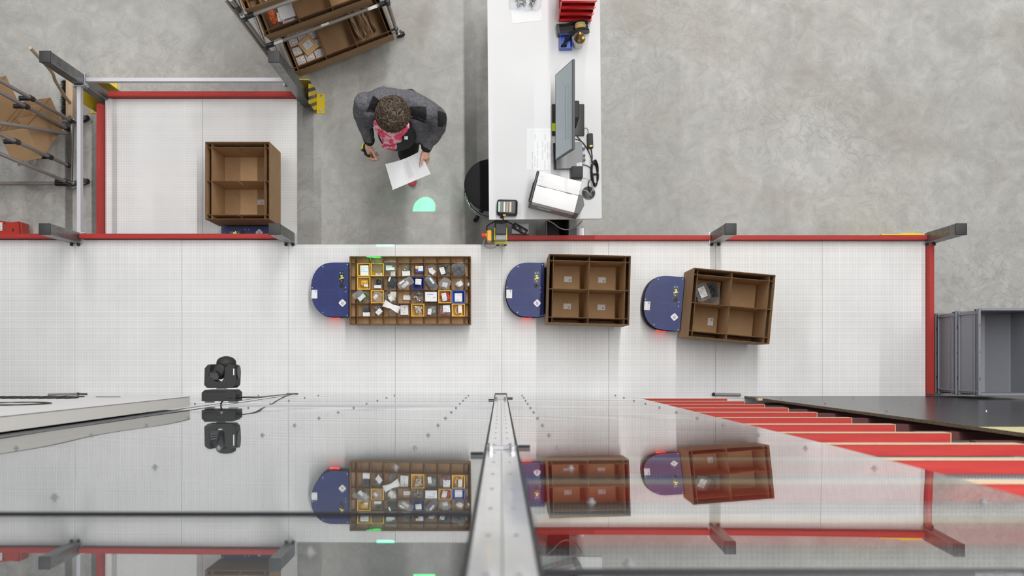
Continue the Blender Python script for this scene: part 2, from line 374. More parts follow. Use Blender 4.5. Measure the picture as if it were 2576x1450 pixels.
    def build(s, name, mats, parent=None, smooth=None, loc=(0, 0, 0), rz=0.0):
        me = bpy.data.meshes.new(name); me.from_pydata([tuple(v) for v in s.v], [], s.f)
        for m in (mats if isinstance(mats, (list, tuple)) else [mats]): me.materials.append(M[m] if isinstance(m, str) else m)
        me.polygons.foreach_set('material_index', s.k)
        b = bmesh.new(); b.from_mesh(me); bmesh.ops.recalc_face_normals(b, faces=b.faces[:]); b.to_mesh(me); b.free()
        if smooth is not None:
            me.polygons.foreach_set('use_smooth', [True] * len(me.polygons))
            me.set_sharp_from_angle(angle=math.radians(smooth))
        me.update()
        o = bpy.data.objects.new(name, me); COL.objects.link(o)
        if parent is not None: o.parent = parent
        o.location = loc; o.rotation_euler = (0, 0, rz)
        return o
def tag(o, label, cat, group=None, kind=None):
    if label: o['label'] = label
    if cat: o['category'] = cat
    if group: o['group'] = group
    if kind: o['kind'] = kind
    return o
def thing(name, label, cat, loc=(0, 0, 0), rz=0.0, group=None, rot=None):
    o = bpy.data.objects.new(name, None); COL.objects.link(o); o.empty_display_size = 0.05
    o.location = loc; o.rotation_euler = rot if rot else (0, 0, rz)
    return tag(o, label, cat, group)
def copy_tree(o, parent=None):
    kids = [c for c in bpy.data.objects if c.parent == o]
    c = o.copy(); COL.objects.link(c)
    if parent is not None: c.parent = parent
    for k in kids: copy_tree(k, c)
    return c
def one(name, label, cat, mats, fn, loc=(0, 0, 0), rz=0.0, group=None, smooth=None):
    mb = MB(); fn(mb); o = mb.build(name, mats, None, smooth, loc, rz)
    return tag(o, label, cat, group)
def bars(mb, w, h, X, rows=3, seed=0, ink=1, paper=0):
    """a printed label: paper slab with rows of small print bars"""
    r = random.Random(seed)
    mb.mtl(paper).box((0, 0, 0), (w, h, 0.0008), X)
    mb.mtl(ink)
    for i in range(rows):
        y = h * (0.32 - 0.64 * i / max(1, rows - 1)); x = -w * 0.42; q = 0
        while x < w * 0.38 and q < 9:
            q += 1
            L = w * r.uniform(0.05, 0.28); L = min(L, w * 0.42 - x)
            if r.random() < 0.62 and L > 0.001: mb.box((x + L / 2, y, 0.0006), (L, h * 0.055, 0.0005), X)
            x += L + w * 0.03
    mb.mtl(paper)
def spline(pts, n=8):
    pts = [Vector(p) for p in pts]; out = []
    P = [pts[0] * 2 - pts[1]] + pts + [pts[-1] * 2 - pts[-2]]
    for i in range(1, len(P) - 2):
        a, b, c, d = P[i - 1:i + 3]
        for k in range(n):
            t = k / n
            out.append(0.5 * ((2 * b) + (c - a) * t + (2 * a - 5 * b + 4 * c - d) * t * t + (3 * b - a - 3 * c + d) * t ** 3))
    out.append(pts[-1]); return out
def nz(p, s=1.0, seed=0.0): return noise.noise(Vector(p) * s + Vector((seed, seed * 1.7, -seed)))

# ------------------------------------------------------------------ floor
mb = MB(); mb.bx(-8, 8, -3.5, 9, -0.1, 0); o = mb.build('floor', 'concrete'); tag(o, 'grey trowelled concrete hall floor', 'floor', kind='structure')

mb = MB(); mb.bx(-9, 9, -4, 16, 9.6, 9.7); o = mb.build('ceiling', 'roof'); tag(o, 'grey roof of the hall above the lamp rows', 'ceiling', kind='structure')

# ------------------------------------------------------------------ the raised main deck
SEAM = 0.7903
seams = [-3.15 + SEAM * k for k in range(-2, 9)]
DK = ['white perforated deck panel at the far left edge of the photo', 'white perforated deck panel left of the outer steel post',
      'white perforated deck panel behind the white sign and below the lower bay', 'white perforated deck panel under the black stage light',
      'white perforated deck panel left of the robot with the parts tray', 'white perforated deck panel carrying the parts tray robot',
      'white perforated deck panel right of the central wall upright', 'white perforated deck panel under the robot with four empty cells',
      'white perforated deck panel under the tilted box with black bags', 'white perforated deck panel in the right corner of the deck']
for i in range(10):
    x0, x1 = seams[i], seams[i + 1]
    if i == 9: x1 = 3.147
    fy = 0.885 if -1.6 < x0 < -0.5 else 0.918 if x0 < -0.5 else 0.909
    mb = MB()
    if i == 5:
        mb.bx(x0 + .0007, -0.052, -.256, 0.885, -0.02, 0, bev=.001); mb.bx(-0.052, x1 - .0007, -.256, 0.885, -0.02, 0, bev=.001)
    else:
        mb.bx(x0 + .0007, x1 - .0007, -.256, fy, -0.02, 0, bev=.001)
    o = mb.build('deck_plate', 'perf', loc=(0, 0, ZM)); tag(o, DK[i], 'deck panel', 'perforated panels of the raised deck')
# frame carrying the deck
t = thing('deck_support', 'grey steel frame of beams and legs under the raised deck', 'frame', (0, 0, 0))
for y in (0.83, 0.3, -0.19):
    mb = MB(); mb.bx(-4.7, 3.14, y - .02, y + .02, 0.606, ZM - .0205); mb.build('beam', 'post', t)
for x in seams[1:10] + [3.115]:
    for y in (0.83, -0.19):
        if y > 0 and -3.1 < x < -1.6: continue
        mb = MB(); mb.bx(x - .02, x + .02, y - .02, y + .02, 0, 0.606); mb.build('leg', 'post', t)
# the lower bay
BY0, BY1 = 0.70, 2.093
for i, (x0, x1) in enumerate(((-3.119, -2.353), (-2.351, -1.606))):
    mb = MB(); mb.bx(x0, x1, BY0, BY1, -0.02, 0, bev=.001)
    o = mb.build('deck_plate', 'perf', loc=(0, 0, ZB))
    tag(o, ['white perforated panel on the left half of the lower bay', 'white perforated panel of the lower bay under the two-cell box'][i], 'deck panel', 'perforated panels of the lower bay')
t = thing('bay_support', 'grey steel frame under the lower white bay', 'frame', (0, 0, 0))
for y in (0.95, 1.5, 2.06):
    mb = MB(); mb.bx(-3.10, -1.62, y - .02, y + .02, 0.16, ZB - .0205); mb.build('beam', 'post', t)
    for x in (-3.06, -1.68):
        mb = MB(); mb.bx(x - .02, x + .02, y - .02, y + .02, 0, 0.16); mb.build('leg', 'post', t)

# ------------------------------------------------------------------ red boards
def board(label, x0, x1, y0, y1, z0, z1):
    L = max(x1 - x0, y1 - y0)
    mb = MB(); dx, dy = x1 - x0, y1 - y0
    if dx > dy: mb.bx(-dx / 2, dx / 2, -dy / 2, dy / 2, 0, z1 - z0, bev=.002); rz = 0
    else: mb.bx(-dy / 2, dy / 2, -dx / 2, dx / 2, 0, z1 - z0, bev=.002); rz = PI / 2
    o = mb.build('edge_board', 'red_wood', loc=((x0 + x1) / 2, (y0 + y1) / 2, z0), rz=rz)
    return tag(o, label, 'edge board', 'red edge boards')
RZ0, RZ1 = 0.605, 0.742
board('red painted edge board left of the outer front post', -4.7, -3.182, 0.923, 0.957, RZ0, RZ1)
board('red painted edge board between lower bay and main deck', -3.098, -1.606, 0.923, 0.957, RZ0, RZ1)
board('red painted edge board between desk and the middle right post', 0.047, 1.544, 0.912, 0.946, RZ0, RZ1)
board('red painted edge board between middle right post and corner post', 1.630, 3.136, 0.912, 0.946, RZ0, RZ1)
board('red painted edge board beside the stack of grey crates', 3.149, 3.186, -0.225, 0.880, RZ0, RZ1)
board('red painted edge board along the left side of the lower bay', -3.161, -3.122, 0.965, 2.04, 0.14, 0.285)
board('red painted edge board along the back of the lower bay', -3.075, -1.612, 2.096, 2.134, 0.14, 0.285)

# ------------------------------------------------------------------ posts
def post(label, cx, cy, z0, ztop=1.177, plate=(1, 0), w=0.078, bumpers=False):
    t = thing('steel_post', label, 'post', (cx, cy, z0), group='galvanised steel posts')
    h = ztop - z0; mb = MB()
    mb.bx(-w / 2, w / 2, -w / 2, w / 2, 0.008, h - 0.012, bev=.004)
    mb.mtl(1)
    for z in (h - 0.11, h - 0.145):                          # punched slots
        for s in (-1, 1):
            mb.box((w / 2, s * .016, z), (.0012, .006, .014)); mb.box((s * .016, -w / 2, z), (.006, .0012, .014))
            mb.box((-w / 2, s * .016, z), (.0012, .006, .014))
    mb.build('tube', ['post', 'black'], t, 30)
    mb = MB(); mb.box((0, 0, h - .006), (w + .002, w + .002, .014), bev=.003, seg=2); mb.build('end_cap', 'cap', t, 40)
    mb = MB(); mb.box((0, 0, .004), (w + .022, w + .012, .008), bev=.001); mb.build('foot_plate', 'alu', t)
    if bumpers:
        for s in (-1, 1):
            mb = MB(); mb.ball((s * .026, -w / 2 - .008, 0.016), (.013, .012, .012)); mb.build('rubber_bumper', 'rubber', t, 60)
    return t
post('galvanised post with black cap, front left corner of the lower bay', -3.142, 0.93, ZM, bumpers=True)
post('galvanised post with black cap between lower bay and walkway', -1.558, 0.93, ZM, bumpers=True)
post('galvanised post with black cap standing behind the tilted box', 1.587, 0.93, ZM, bumpers=True)
post('galvanised post with black cap at the right corner of the deck', 3.176, 0.93, ZM, bumpers=True)
post('galvanised post with black cap at the back left of the bay', -3.139, 2.12, 0.0)
post('galvanised post with black cap by the striped guard', -1.562, 2.12, 0.0)
def flange(t, c, d):
    mb = MB(); mb.box(c, d, bev=.001); mb.build('end_flange', 'alu', t)
    for s in (-1, 1):
        for q in (-1, 1):
            mb = MB(); n = Vector((1, 0, 0)) if d[0] < d[1] else Vector((0, 1, 0)); a = Vector((0, 1, 0)) if d[0] < d[1] else Vector((1, 0, 0))
            p = Vector(c) + a * (s * max(d[0], d[1]) * .4) + Vector((0, 0, q * d[2] * .33)); mb.cyl(p - n * .012, p + n * .012, .006, n=6); mb.build('bolt', 'zinc', t)
t = thing('cross_bar', 'light grey aluminium bar along the left side of the bay', 'bar', (-3.139, 0, .603))
mb = MB(); mb.bx(-.015, .015, .972, 2.068, 0, .047, bev=.002); mb.build('bar', 'alu', t)
flange(t, (0, 2.072, .024), (.10, .008, .06)); flange(t, (0, .976, .024), (.10, .008, .06))
t = thing('cross_bar', 'light grey aluminium bar behind the back of the bay', 'bar', (0, 2.118, .603))
mb = MB(); mb.bx(-3.088, -1.612, -.015, .015, 0, .047, bev=.002); mb.build('bar', 'alu', t)
flange(t, (-3.094, 0, .024), (.008, .10, .06)); flange(t, (-1.608, 0, .024), (.008, .10, .06))
# yellow column guards
def guard(label, cx, cy, s, striped_):
    t = thing('post_guard', label, 'column guard', (cx, cy, 0), group='yellow column guards')
    mb = MB(); mb.bx(-s * .002, s * .004, -.185, .0, 0, .31, bev=.001); mb.build('side_plate', 'stripe' if striped_ else 'yellow', t)
    mb = MB(); mb.bx(s * .002, -s * .17, -.003, .003, 0, .31); mb.build('back_plate', 'yellow', t)
    mb = MB(); mb.bx(s * .004, s * .068, -.185, -.025, 0, .008, bev=.001); mb.build('foot_flange', 'yellow', t)
    for y in (-.165, -.045):
        mb = MB(); mb.lathe([(.012, .008), (.012, .010), (.008, .010), (.008, .017), (.0, .017)], 10, T(s * .04, y, 0)); mb.build('bolt', 'zinc', t)
    mb = MB(); mb.bx(-s * .155, -s * .03, .003, .06, 0, .008, bev=.001); mb.build('foot_flange', 'yellow', t)
    mb = MB(); mb.lathe([(.012, .008), (.012, .010), (.008, .010), (.008, .017), (.0, .017)], 10, T(-s * .10, .035, 0)); mb.build('bolt', 'zinc', t)
guard('yellow column guard with black stripes by the walkway', -1.495, 2.219, 1, True)
guard('plain yellow column guard at the back left post', -3.262, 2.219, -1, False)
o = one('post_guard', 'yellow guard strip behind the corner edge board', 'column guard', 'yellow', lambda m: (m.bx(-.155, .155, 0, .006, 0, .735), m.prism([(-.04, .006), (.155, .006), (.155, .012), (.02, .016)], .70, .735)), (2.955, 0.9485, 0), group='yellow column guards')

# ------------------------------------------------------------------ robots
def superD(a, b, n=22, e=2.25):
    pts = []
    for i in range(n + 1):
        t = PI / 2 + PI * i / n
        c, s_ = math.cos(t), math.sin(t)
        pts.append((-abs(c) ** (2 / e) * a, math.copysign(abs(s_) ** (2 / e), s_) * b))
    return pts
def make_robot():
    t = thing('delivery_robot', '', 'robot', (0, 0, 0), group='blue box carrying robots')
    hw = .197; xs = -.118; a = .277 - .118
    arc = [(xs + x, y) for x, y in superD(a, hw)]
    poly = arc + [(0, -hw), (0, hw)]
    mb = MB(); mb.prism(poly, .122, .130); mb.build('cover_plate', 'robot', t)
    arc2 = [(xs + x, y) for x, y in superD(a - .004, hw - .004)]
    mb = MB(); mb.prism(arc2 + [(-.002, -hw + .004), (-.002, hw - .004)], .06, .122); mb.build('body', 'navy', t)
    arc3 = [(xs + x, y) for x, y in superD(a + .006, hw + .004)]
    mb = MB(); mb.prism(arc3 + [(-.02, -hw), (-.02, hw)], .012, .058)
    mb.bx(-.02, .52, -.17, .17, .012, .058); mb.build('chassis', 'black_matt', t)
    for x in (-.12, .40):
        for y in (-.15, .15):
            m2 = MB(); m2.cyl((x, y - .012, .018), (x, y + .012, .018), .018, n=12); m2.build('wheel', 'rubber', t)
    mb = MB(); mb.bx(-.0815, .0, -.0016, .0016, .1295, .1304); mb.bx(-.274, -.0815, -.0016, .0016, .1295, .1304); mb.build('seam', 'navy', t)
    # display with the lit number
    d = MB(); d.bx(-.072, -.037, .052, .132, .129, .1312); d = d.build('display', 'pcb', t)
    X = T(-.0535, .092, .1314) @ RZ(PI / 2)
    mb = MB(); mb.text('E63', .019, X); mb.build('digits', 'led_y', d)
    mb = MB(); mb.ball((-.040, .086, .1315), (.0035, .0035, .0015), 8, 5); mb.ball((-.066, .077, .1315), (.0035, .0035, .0015), 8, 5); mb.build('warning_led', 'led_o', d)
    mb = MB(); mb.ball((-.064, .121, .1315), (.005, .005, .0015), 10, 5); mb.build('blue_button', 'led_b', d)
    mb = MB(); mb.ball((-.046, .121, .1315), (.004, .004, .0015), 10, 5); mb.ball((-.056, .062, .1315), (.0045, .0045, .0015), 10, 5); mb.build('button', 'zinc', d)
    mb = MB(); mb.lathe([(.017, .129), (.017, .1335), (.013, .134), (.011, .131), (.0, .131)], 20, T(-.055, .031, 0)); k = mb.build('knob', 'black', t, 35)
    mb = MB(); mb.ball((-.055, .031, .132), (.006, .006, .003), 10, 6); mb.build('lens', 'lamp_glass', k, 60)
    for x, y in ((-.013, .183), (-.013, -.187), (-.025, .014), (-.025, -.016), (-.19, .167), (-.19, -.165), (-.268, .014)):
        mb = MB(); mb.lathe([(.0036, .1295), (.0036, .1312), (.002, .1318), (0, .1318)], 8, T(x, y, 0)); mb.build('screw', 'white', t)
    mb = MB(); bars(mb, .042, .062, T(-.252, -.033, .1308), 0); mb.mtl(1).box((-.242, -.014, .1314), (.010, .012, .0004)); mb.mtl(0)
    mb.build('id_label', ['paper', 'ink'], t)
    # badge: white rounded lozenge with a purple monogram
    b = MB(); r, h = .008, .0215; pts = []
    for cx, cy, a0 in ((h - r, h - r, 0), (-h + r, h - r, PI / 2), (-h + r, -h + r, PI), (h - r, -h + r, 3 * PI / 2)):
        pts += [(cx + r * math.cos(a0 + PI / 2 * q / 4), cy + r * math.sin(a0 + PI / 2 * q / 4)) for q in range(5)]
    b.prism(pts, .1296, .1318, T(-.048, -.097, 0) @ RZ(PI / 4)); bd = b.build('badge', 'white', t)
    X = T(-.048, -.097, .1322) @ RZ(PI / 4)
    mb = MB()
    def pl(ps): mb.tube([(x * .001, y * .001, 0) for x, y in ps], .00125, 6, X)
    pl(((8, 9), (1, 9), (-2, 6), (1, 3), (6, 3), (8, 0), (6, -4), (-1, -4))); pl(((-9, 6), (-9, -5), (-5, -9), (3, -9))); pl(((10, -9), (10.5, -9.2)))
    pl(((-5.5, 4), (-5.5, -2), (-3, -4)))
    mb.build('monogram', 'logo', bd)
    mb = MB(); mb.bx(-.155, -.085, -hw - .006, -hw + .004, .02, .052, bev=.002); mb.build('rear_light', 'led_red', t)
    mb = MB(); mb.bx(-.03, .0, -hw, hw, .075, .12); mb.build('rear_plate', 'black_matt', t)
    return t
rb = make_robot()
def place_robot(o, x, y, z, rz, label):
    o.location = (x, y, z); o.rotation_euler = (0, 0, rz); o['label'] = label
r2, r3, r4 = copy_tree(rb), copy_tree(rb), copy_tree(rb)
place_robot(rb, -1.100, 0.540, ZM, 0, 'navy robot carrying the flat tray of small parts')
place_robot(r2, 0.316, 0.538, ZM, math.radians(-.8), 'blue robot carrying the box with four empty cells')
place_robot(r3, 1.320, 0.433, ZM, math.radians(-5.2), 'blue robot turned slightly, carrying the box with black bags')
place_robot(r4, -1.968, 1.067, ZB, PI / 2, 'blue robot half hidden in the lower bay under a box')

# ------------------------------------------------------------------ cartons with partitions
def dark_edges(o, zmin):
    o.data.materials.append(M['card_edge'])
    for p in o.data.polygons:
        if p.normal.z > .9 and p.center.z > zmin: p.material_index = 1
def carton(name, label, cx, cy, z, L, W, H, rz, xs, ys, cat='cardboard box', group='boxes carried by robots', notch=None, dz=0.018, insert=None, tilt=None, ins_m='card'):
    t = thing(name, label, cat, (cx, cy, z), rz, group)
    if tilt: t.rotation_euler = tilt
    w = .006; mb = MB()
    mb.bx(-L / 2, L / 2, -W / 2, W / 2, 0, w)
    mb.bx(-L / 2, L / 2, -W / 2, -W / 2 + w, w, H); mb.bx(-L / 2, L / 2, W / 2 - w, W / 2, w, H)
    mb.bx(-L / 2, -L / 2 + w, -W / 2 + w, W / 2 - w, w, H); mb.bx(L / 2 - w, L / 2, -W / 2 + w, W / 2 - w, w, H)
    dark_edges(mb.build('outer_wall', 'card', t), H - .01)
    zb = insert if insert else w
    if insert:
        mb = MB(); mb.bx(-L / 2 + w, L / 2 - w, -W / 2 + w, W / 2 - w, insert - .005, insert); mb.build('bottom_insert', ins_m, t)
    pw = .0045 if not insert else .0025
    for y in ys:
        mb = MB(); mb.bx(-L / 2 + w, L / 2 - w, y - pw / 2, y + pw / 2, zb, H - dz); dark_edges(mb.build('divider', 'card', t), H - dz - .02)
    for x in xs:
        mb = MB()
        if notch:                                            # slotted sheet: a slit cut down from its top edge
            mb.bx(x - pw / 2, x + pw / 2, -W / 2 + w, W / 2 - w, zb, H - dz - .13)
            for s in (-1, 1): mb.bx(x - pw / 2, x + pw / 2, s * .004, s * (W / 2 - w), H - dz - .13, H - dz - .002)
        else: mb.bx(x - pw / 2, x + pw / 2, -W / 2 + w, W / 2 - w, zb, H - dz - .002)
        dark_edges(mb.build('divider', 'card', t), H - dz - .02)
    return t
def sticker(t, x, y, z, rz=0, w=.055, h=.04, seed=1):
    mb = MB(); bars(mb, w, h, T(x, y, z) @ RZ(rz), 0); mb.mtl(1).box((w * .22, -h * .18, .0006), (w * .24, h * .3, .0005), T(x, y, z) @ RZ(rz)); mb.build('cell_label', ['paper', 'ink'], t)
BH = .365
b2 = carton('carton', 'brown box on a blue robot, four empty labelled cells', 0.617, 0.5187, ZM + .06, .570, .482, BH, math.radians(-1.5), (-.252, .0, .252), (-.198, 0, .198))
for x, y in ((-.125, .10), (.125, .10), (-.125, -.10), (.125, -.10)): sticker(b2, x, y, .0066)
b3 = carton('carton', 'brown box turned slightly, black bags in one cell', 1.609, 0.404, ZM + .06, .570, .482, BH, math.radians(-5.2), (-.252, -.01, .252), (-.198, 0, .198))
sticker(b3, -.06, -.10, .0066, PI / 2)
b4 = carton('carton', 'brown two-cell box standing in the lower bay', -1.959, 1.366, ZB + .06, .577, .479, BH, PI / 2, (-.252, .0, .252), (-.198, .198), notch=True)
sticker(b4, -.10, -.085, .0066, -PI / 2)
TX, TY, TZ = -.652, .5304, ZM + .06
cxs = [at(p, 0, .855).x - TX for p in (897.7, 932, 965.9, 1000.3, 1033.8, 1067.7, 1102, 1135.9, 1169.8)]
cys = [at(0, p, .855).y - TY for p in (662, 695.7, 729.9, 763.9, 797)]
b1 = carton('parts_tray', 'flat brown cardboard tray of small parts in cells', TX, TY, TZ, .874, .4934, .122, 0, cxs, cys, cat='parts tray', insert=.042, dz=.014)
# ------------------------------------------------------------------ small parts in the tray
def pillow(sx, sy, h, seed, flat=.5, pinch=.0):
    """closed crumpled plastic bag surface"""
    r = random.Random(seed); o = r.uniform(0, 99)
    def fn(v):
        x, y, z = v
        e = 2.6
        # squash the ball towards a rectangle
        m = max(abs(x), abs(y), 1e-6); n_ = math.hypot(x, y); k = (n_ / m) ** .75 if m > 1e-5 else 1
        x *= k; y *= k
        q = Vector((x * 3.2, y * 3.2, z * 2))
        w_ = noise.noise(q + Vector((o, o, o)))
        w2 = noise.noise(q * 2.6 + Vector((o, -o, o)))
        x *= 1 + .14 * w_ ; y *= 1 + .14 * w2
        z = z * (1 + .6 * w_ + .5 * w2)
        return Vector((x * sx / 2, y * sy / 2, z * h / 2 + h * .5))
    return fn
def bag(name, label, x, y, z, sx, sy, h, rz, content=None, lab=None, film='film', seed=0, group='plastic bags in the parts tray', zip_=False, cat='bag', cn=7, csz=.014, flap=None, tilt=0.0):
    t = thing(name, label, cat, (x, y, z), rz, group)
    if tilt: t.rotation_euler = (tilt, 0, rz)
    r = random.Random(seed * 7 + 3)
    mb = MB(); mb.ball((0, 0, 0), 1.0, 26, 14, None, pillow(sx, sy, h, seed)); mb.build('film', film, t, 70)
    if content:
        mb = MB()
        kind, m_ = content
        if kind == 'bits':
            for i in range(cn):
                p = Vector((r.uniform(-.30, .30) * sx, r.uniform(-.30, .30) * sy, h * r.uniform(.30, .62)))
                X = T(*p) @ Euler((r.uniform(0, 3), r.uniform(0, 3), r.uniform(0, 3))).to_matrix().to_4x4()
                if r.random() < .5: mb.box((0, 0, 0), (csz * r.uniform(1.0, 2.4), csz * r.uniform(.4, .8), csz * .5), X, .001)
                else: mb.lathe([(csz * .28, -csz * .6), (csz * .28, csz * .2), (csz * .5, csz * .2), (csz * .5, csz * .5), (csz * .2, csz * .5)], 8, X)
        elif kind == 'slab':
            mb.ball((0, 0, h * .1), 1.0, 22, 12, None, pillow(sx * .74, sy * .74, h * .72, seed + 50))
        elif kind == 'box':
            for i in range(max(1, cn // 3)):
                mb.box((r.uniform(-.12, .12) * sx, r.uniform(-.2, .2) * sy, h * (.35 + .1 * i)), (sx * .5, sy * .42, h * .3), RZ(r.uniform(-.4, .4)), .0015)
        elif kind == 'ring':
            mb.lathe([(sx * .20, h * .3), (sx * .36, h * .25), (sx * .40, h * .5), (sx * .34, h * .72), (sx * .2, h * .66), (sx * .2, h * .3)], 26)
            for i in range(7):
                a = r.uniform(0, 6.28); mb.ball((sx * .24 * math.cos(a), sy * .24 * math.sin(a), h * .6), (sx * .12, sy * .09, h * .2), 10, 6)
        elif kind == 'coil':
            for i in range(4):
                mb.tube([(sx * (.22 + .03 * i) * math.cos(a * .3), sy * (.30 + .02 * i) * math.sin(a * .3), h * (.35 + .05 * i)) for a in range(21)], .0016, 5, closed=True)
        mb.build('contents', m_, t, 50)
    if lab:
        lx, ly, lw, lh, la = lab; zt = h * .5 + h * .5 * .92
        mb = MB(); bars(mb, lw, lh, T(lx, ly, zt) @ RZ(la) @ RY(r.uniform(-.12, .12)) @ RX(r.uniform(-.12, .12)), 3, seed); mb.build('printed_label', ['paper', 'ink'], t)
    if zip_:
        mb = MB(); mb.tube([(-sx * .46, sy * .36 , h * .55), (0, sy * .38, h * .66), (sx * .46, sy * .36, h * .55)], .0018, 5); mb.tube([(-sx * .46, sy * .41 , h * .55), (0, sy * .43, h * .62), (sx * .46, sy * .41, h * .55)], .0014, 5); mb.build('zip_seal', 'film_m', t)
    return t
CW = (cxs[1] - cxs[0]); CH = (cys[0] - cys[1])
Z0 = TZ + .0422
def cc(c, r): return (TX + (cxs[c - 1] + cxs[c]) / 2, TY + (cys[r - 1] + cys[r]) / 2)
def small_bin(label, c, r, m_):
    x, y = cc(c, r); w_, h_ = CW - .005, CH - .005
    t = thing('small_bin', label, 'small bin', (x, y, Z0), 0, 'small coloured bins in the parts tray')
    mb = MB(); hb = .063; th = .0022
    mb.bx(-w_ / 2, w_ / 2, -h_ / 2, h_ / 2, 0, th)
    for s in (-1, 1):
        mb.bx(s * w_ / 2, s * (w_ / 2 - th), -h_ / 2, h_ / 2, th, hb); mb.bx(-w_ / 2 + th, w_ / 2 - th, s * h_ / 2, s * (h_ / 2 - th), th, hb)
    for s in (-1, 1):
        mb.bx(s * (w_ / 2 - th), s * (w_ / 2 - th - .003), -h_ / 2 + th, h_ / 2 - th, hb - .006, hb); mb.bx(-w_ / 2 + th + .003, w_ / 2 - th - .003, s * (h_ / 2 - th), s * (h_ / 2 - th - .003), hb - .006, hb)
    mb.build('tub', m_, t)
    return t
small_bin('yellow small bin with a white printed packet, top left cell', 1, 1, 'bin_y')
small_bin('yellow small bin with a folded pale green bag', 2, 1, 'bin_y')
small_bin('yellow small bin with a yellowish clear bag, left column', 1, 2, 'bin_y')
small_bin('yellow small bin with a cloudy bag below the black connector bag', 2, 3, 'bin_y')
small_bin('yellow small bin holding red bagged parts', 7, 3, 'bin_y')
small_bin('yellow small bin holding loose metal fittings', 5, 4, 'bin_y')
small_bin('yellow small bin holding a yellow cable, bottom right', 8, 4, 'bin_y')
small_bin('bright blue small bin with a white sheet', 8, 3, 'bin_b')
small_bin('navy blue small bin with a white label', 5, 2, 'bin_n')
zi = Z0 + .0025
def P(c, r, dx=0, dy=0): x, y = cc(c, r); return x + dx, y + dy
def packet(label, c, r, dx, dy, w_, h_, rz, z=0, n=3, group='printed paper packets in the parts tray', rows=4, seed=1, ht=.01, name='paper_packet', cat='packet'):
    x, y = P(c, r, dx, dy)
    t = thing(name, label, cat, (x, y, Z0 + z), rz, group)
    mb = MB(); mb.box((0, 0, ht / 2), (w_, h_, ht), None, .001); mb.build('wrapper', 'paper', t)
    mb = MB(); bars(mb, w_ * .92, h_ * .9, T(0, 0, ht + .0006), rows, seed, 1, 0); mb.build('print', ['paper', 'ink'], t)
    return t
packet('white printed packet standing in the top left yellow bin', 1, 1, .004, -.006, .060, .076, .03, .004, seed=3, ht=.055)
bag('folded_bag', 'pale green folded bag in the second yellow bin', *P(2, 1, -.002, .012), zi + .03, .080, .070, .045, -.5, None, None, 'film_g', 3)
packet('white slip at the bottom of the second yellow bin', 2, 1, .008, -.030, .052, .022, 0, .004, seed=5, rows=2, ht=.03)
bag('zip_bag', 'zip bag with a pale green printed card', *P(3, 1, -.003, .026), Z0 + .05, .092, .085, .022, .02, ('box', 'green_pk'), (0, -.02, .06, .02, .03), 'film', 4, zip_=True, cn=3)
packet('narrow white slip under the green card bag', 3, 1, .010, -.028, .034, .040, 0, .0, seed=6, rows=2, ht=.02)
bag('screw_bag', 'clear bag of silver screws with a white label, top row', *P(4, 1, .012, .008), Z0, .062, .070, .06, .1, ('bits', 'silver'), None, 'film', 5, cn=16, csz=.012)
packet('white label folded over the bag of silver screws', 4, 1, .012, -.026, .058, .036, .05, .04, seed=7, rows=3, ht=.012)
t = thing('small_carton', 'small blue and yellow carton with white label', 'carton', (*P(5, 1, .012, .004), Z0), .03, 'small cartons in the parts tray')
mb = MB(); mb.box((0, 0, .034), (.058, .050, .068), None, .001); mb.build('body', 'blue_lbl', t)
mb = MB(); mb.box((-.019, .013, .0685), (.018, .020, .001)); mb.build('yellow_print', 'bin_y', t)
mb = MB(); bars(mb, .036, .034, T(.010, .004, .0692), 4, 3); mb.build('printed_label', ['paper', 'ink'], t)
bag('parts_bag', 'clear bag with white leaflet, tilted in the top row', *P(6, 1, 0, -.002), Z0 + .01, .070, .094, .05, .6, ('box', 'paper'), (.0, -.012, .034, .04, .2), 'film', 6, cn=3)
bag('parts_bag', 'clear bag of black connectors with two white labels', *P(7, 1, .0, .0), Z0 + .01, .088, .086, .06, .2, ('bits', 'black'), (-.018, -.004, .034, .05, .1), 'film', 7, cn=9, csz=.02)
bag('parts_bag', 'smoky bag with a round black part, top right', *P(8, 1, .004, .004), Z0 + .01, .104, .104, .07, .3, ('ring', 'rubber'), None, 'film_m', 8)
bag('parts_bag', 'yellowish clear bag in the left yellow bin', *P(1, 2, .0, .004), zi, .074, .060, .06, 0, ('slab', 'bin_y'), (.016, -.020, .030, .018, .0), 'film', 9)
bag('parts_bag', 'clear bag with one black connector and white label', *P(2, 2, .004, .002), Z0, .056, .076, .05, 0, ('slab', 'black'), (-.003, -.026, .05, .022, .0), 'film', 10)
bag('parts_bag', 'smoky bag with a black foam piece', *P(3, 2, .006, .004), Z0, .072, .086, .06, -.45, ('slab', 'black_matt'), (-.026, .016, .012, .034, .1), 'film_g', 11)
bag('zip_bag', 'long clear zip bag lying across two cells', *P(4, 2, .010, .000), Z0 + .065, .118, .060, .03, .48, ('box', 'paper'), (-.02, .016, .04, .012, .1), 'film_m', 12, zip_=True, cn=2)
packet('white label in the navy blue bin', 5, 2, .004, .010, .044, .042, -.08, .05, seed=11, rows=3, ht=.012)
bag('parts_bag', 'clear bag with a black strip, leaning diagonally', *P(6, 2, .0, .002), Z0 + .035, .058, .118, .04, .62, ('slab', 'steelblue'), (.012, .01, .014, .05, 0), 'film_m', 13, zip_=True)
bag('card_bag', 'clear zip bag with a plain white square card', *P(7, 2, .0, .0), Z0 + .03, .078, .082, .03, -.62, ('box', 'paper'), None, 'film_m', 14, cn=3, zip_=True)
bag('card_bag', 'small clear bag with a torn white card', *P(8, 2, .008, -.006), Z0 + .015, .066, .070, .04, .5, ('box', 'paper'), (.005, .0, .036, .034, .1), 'film', 15, cn=2)
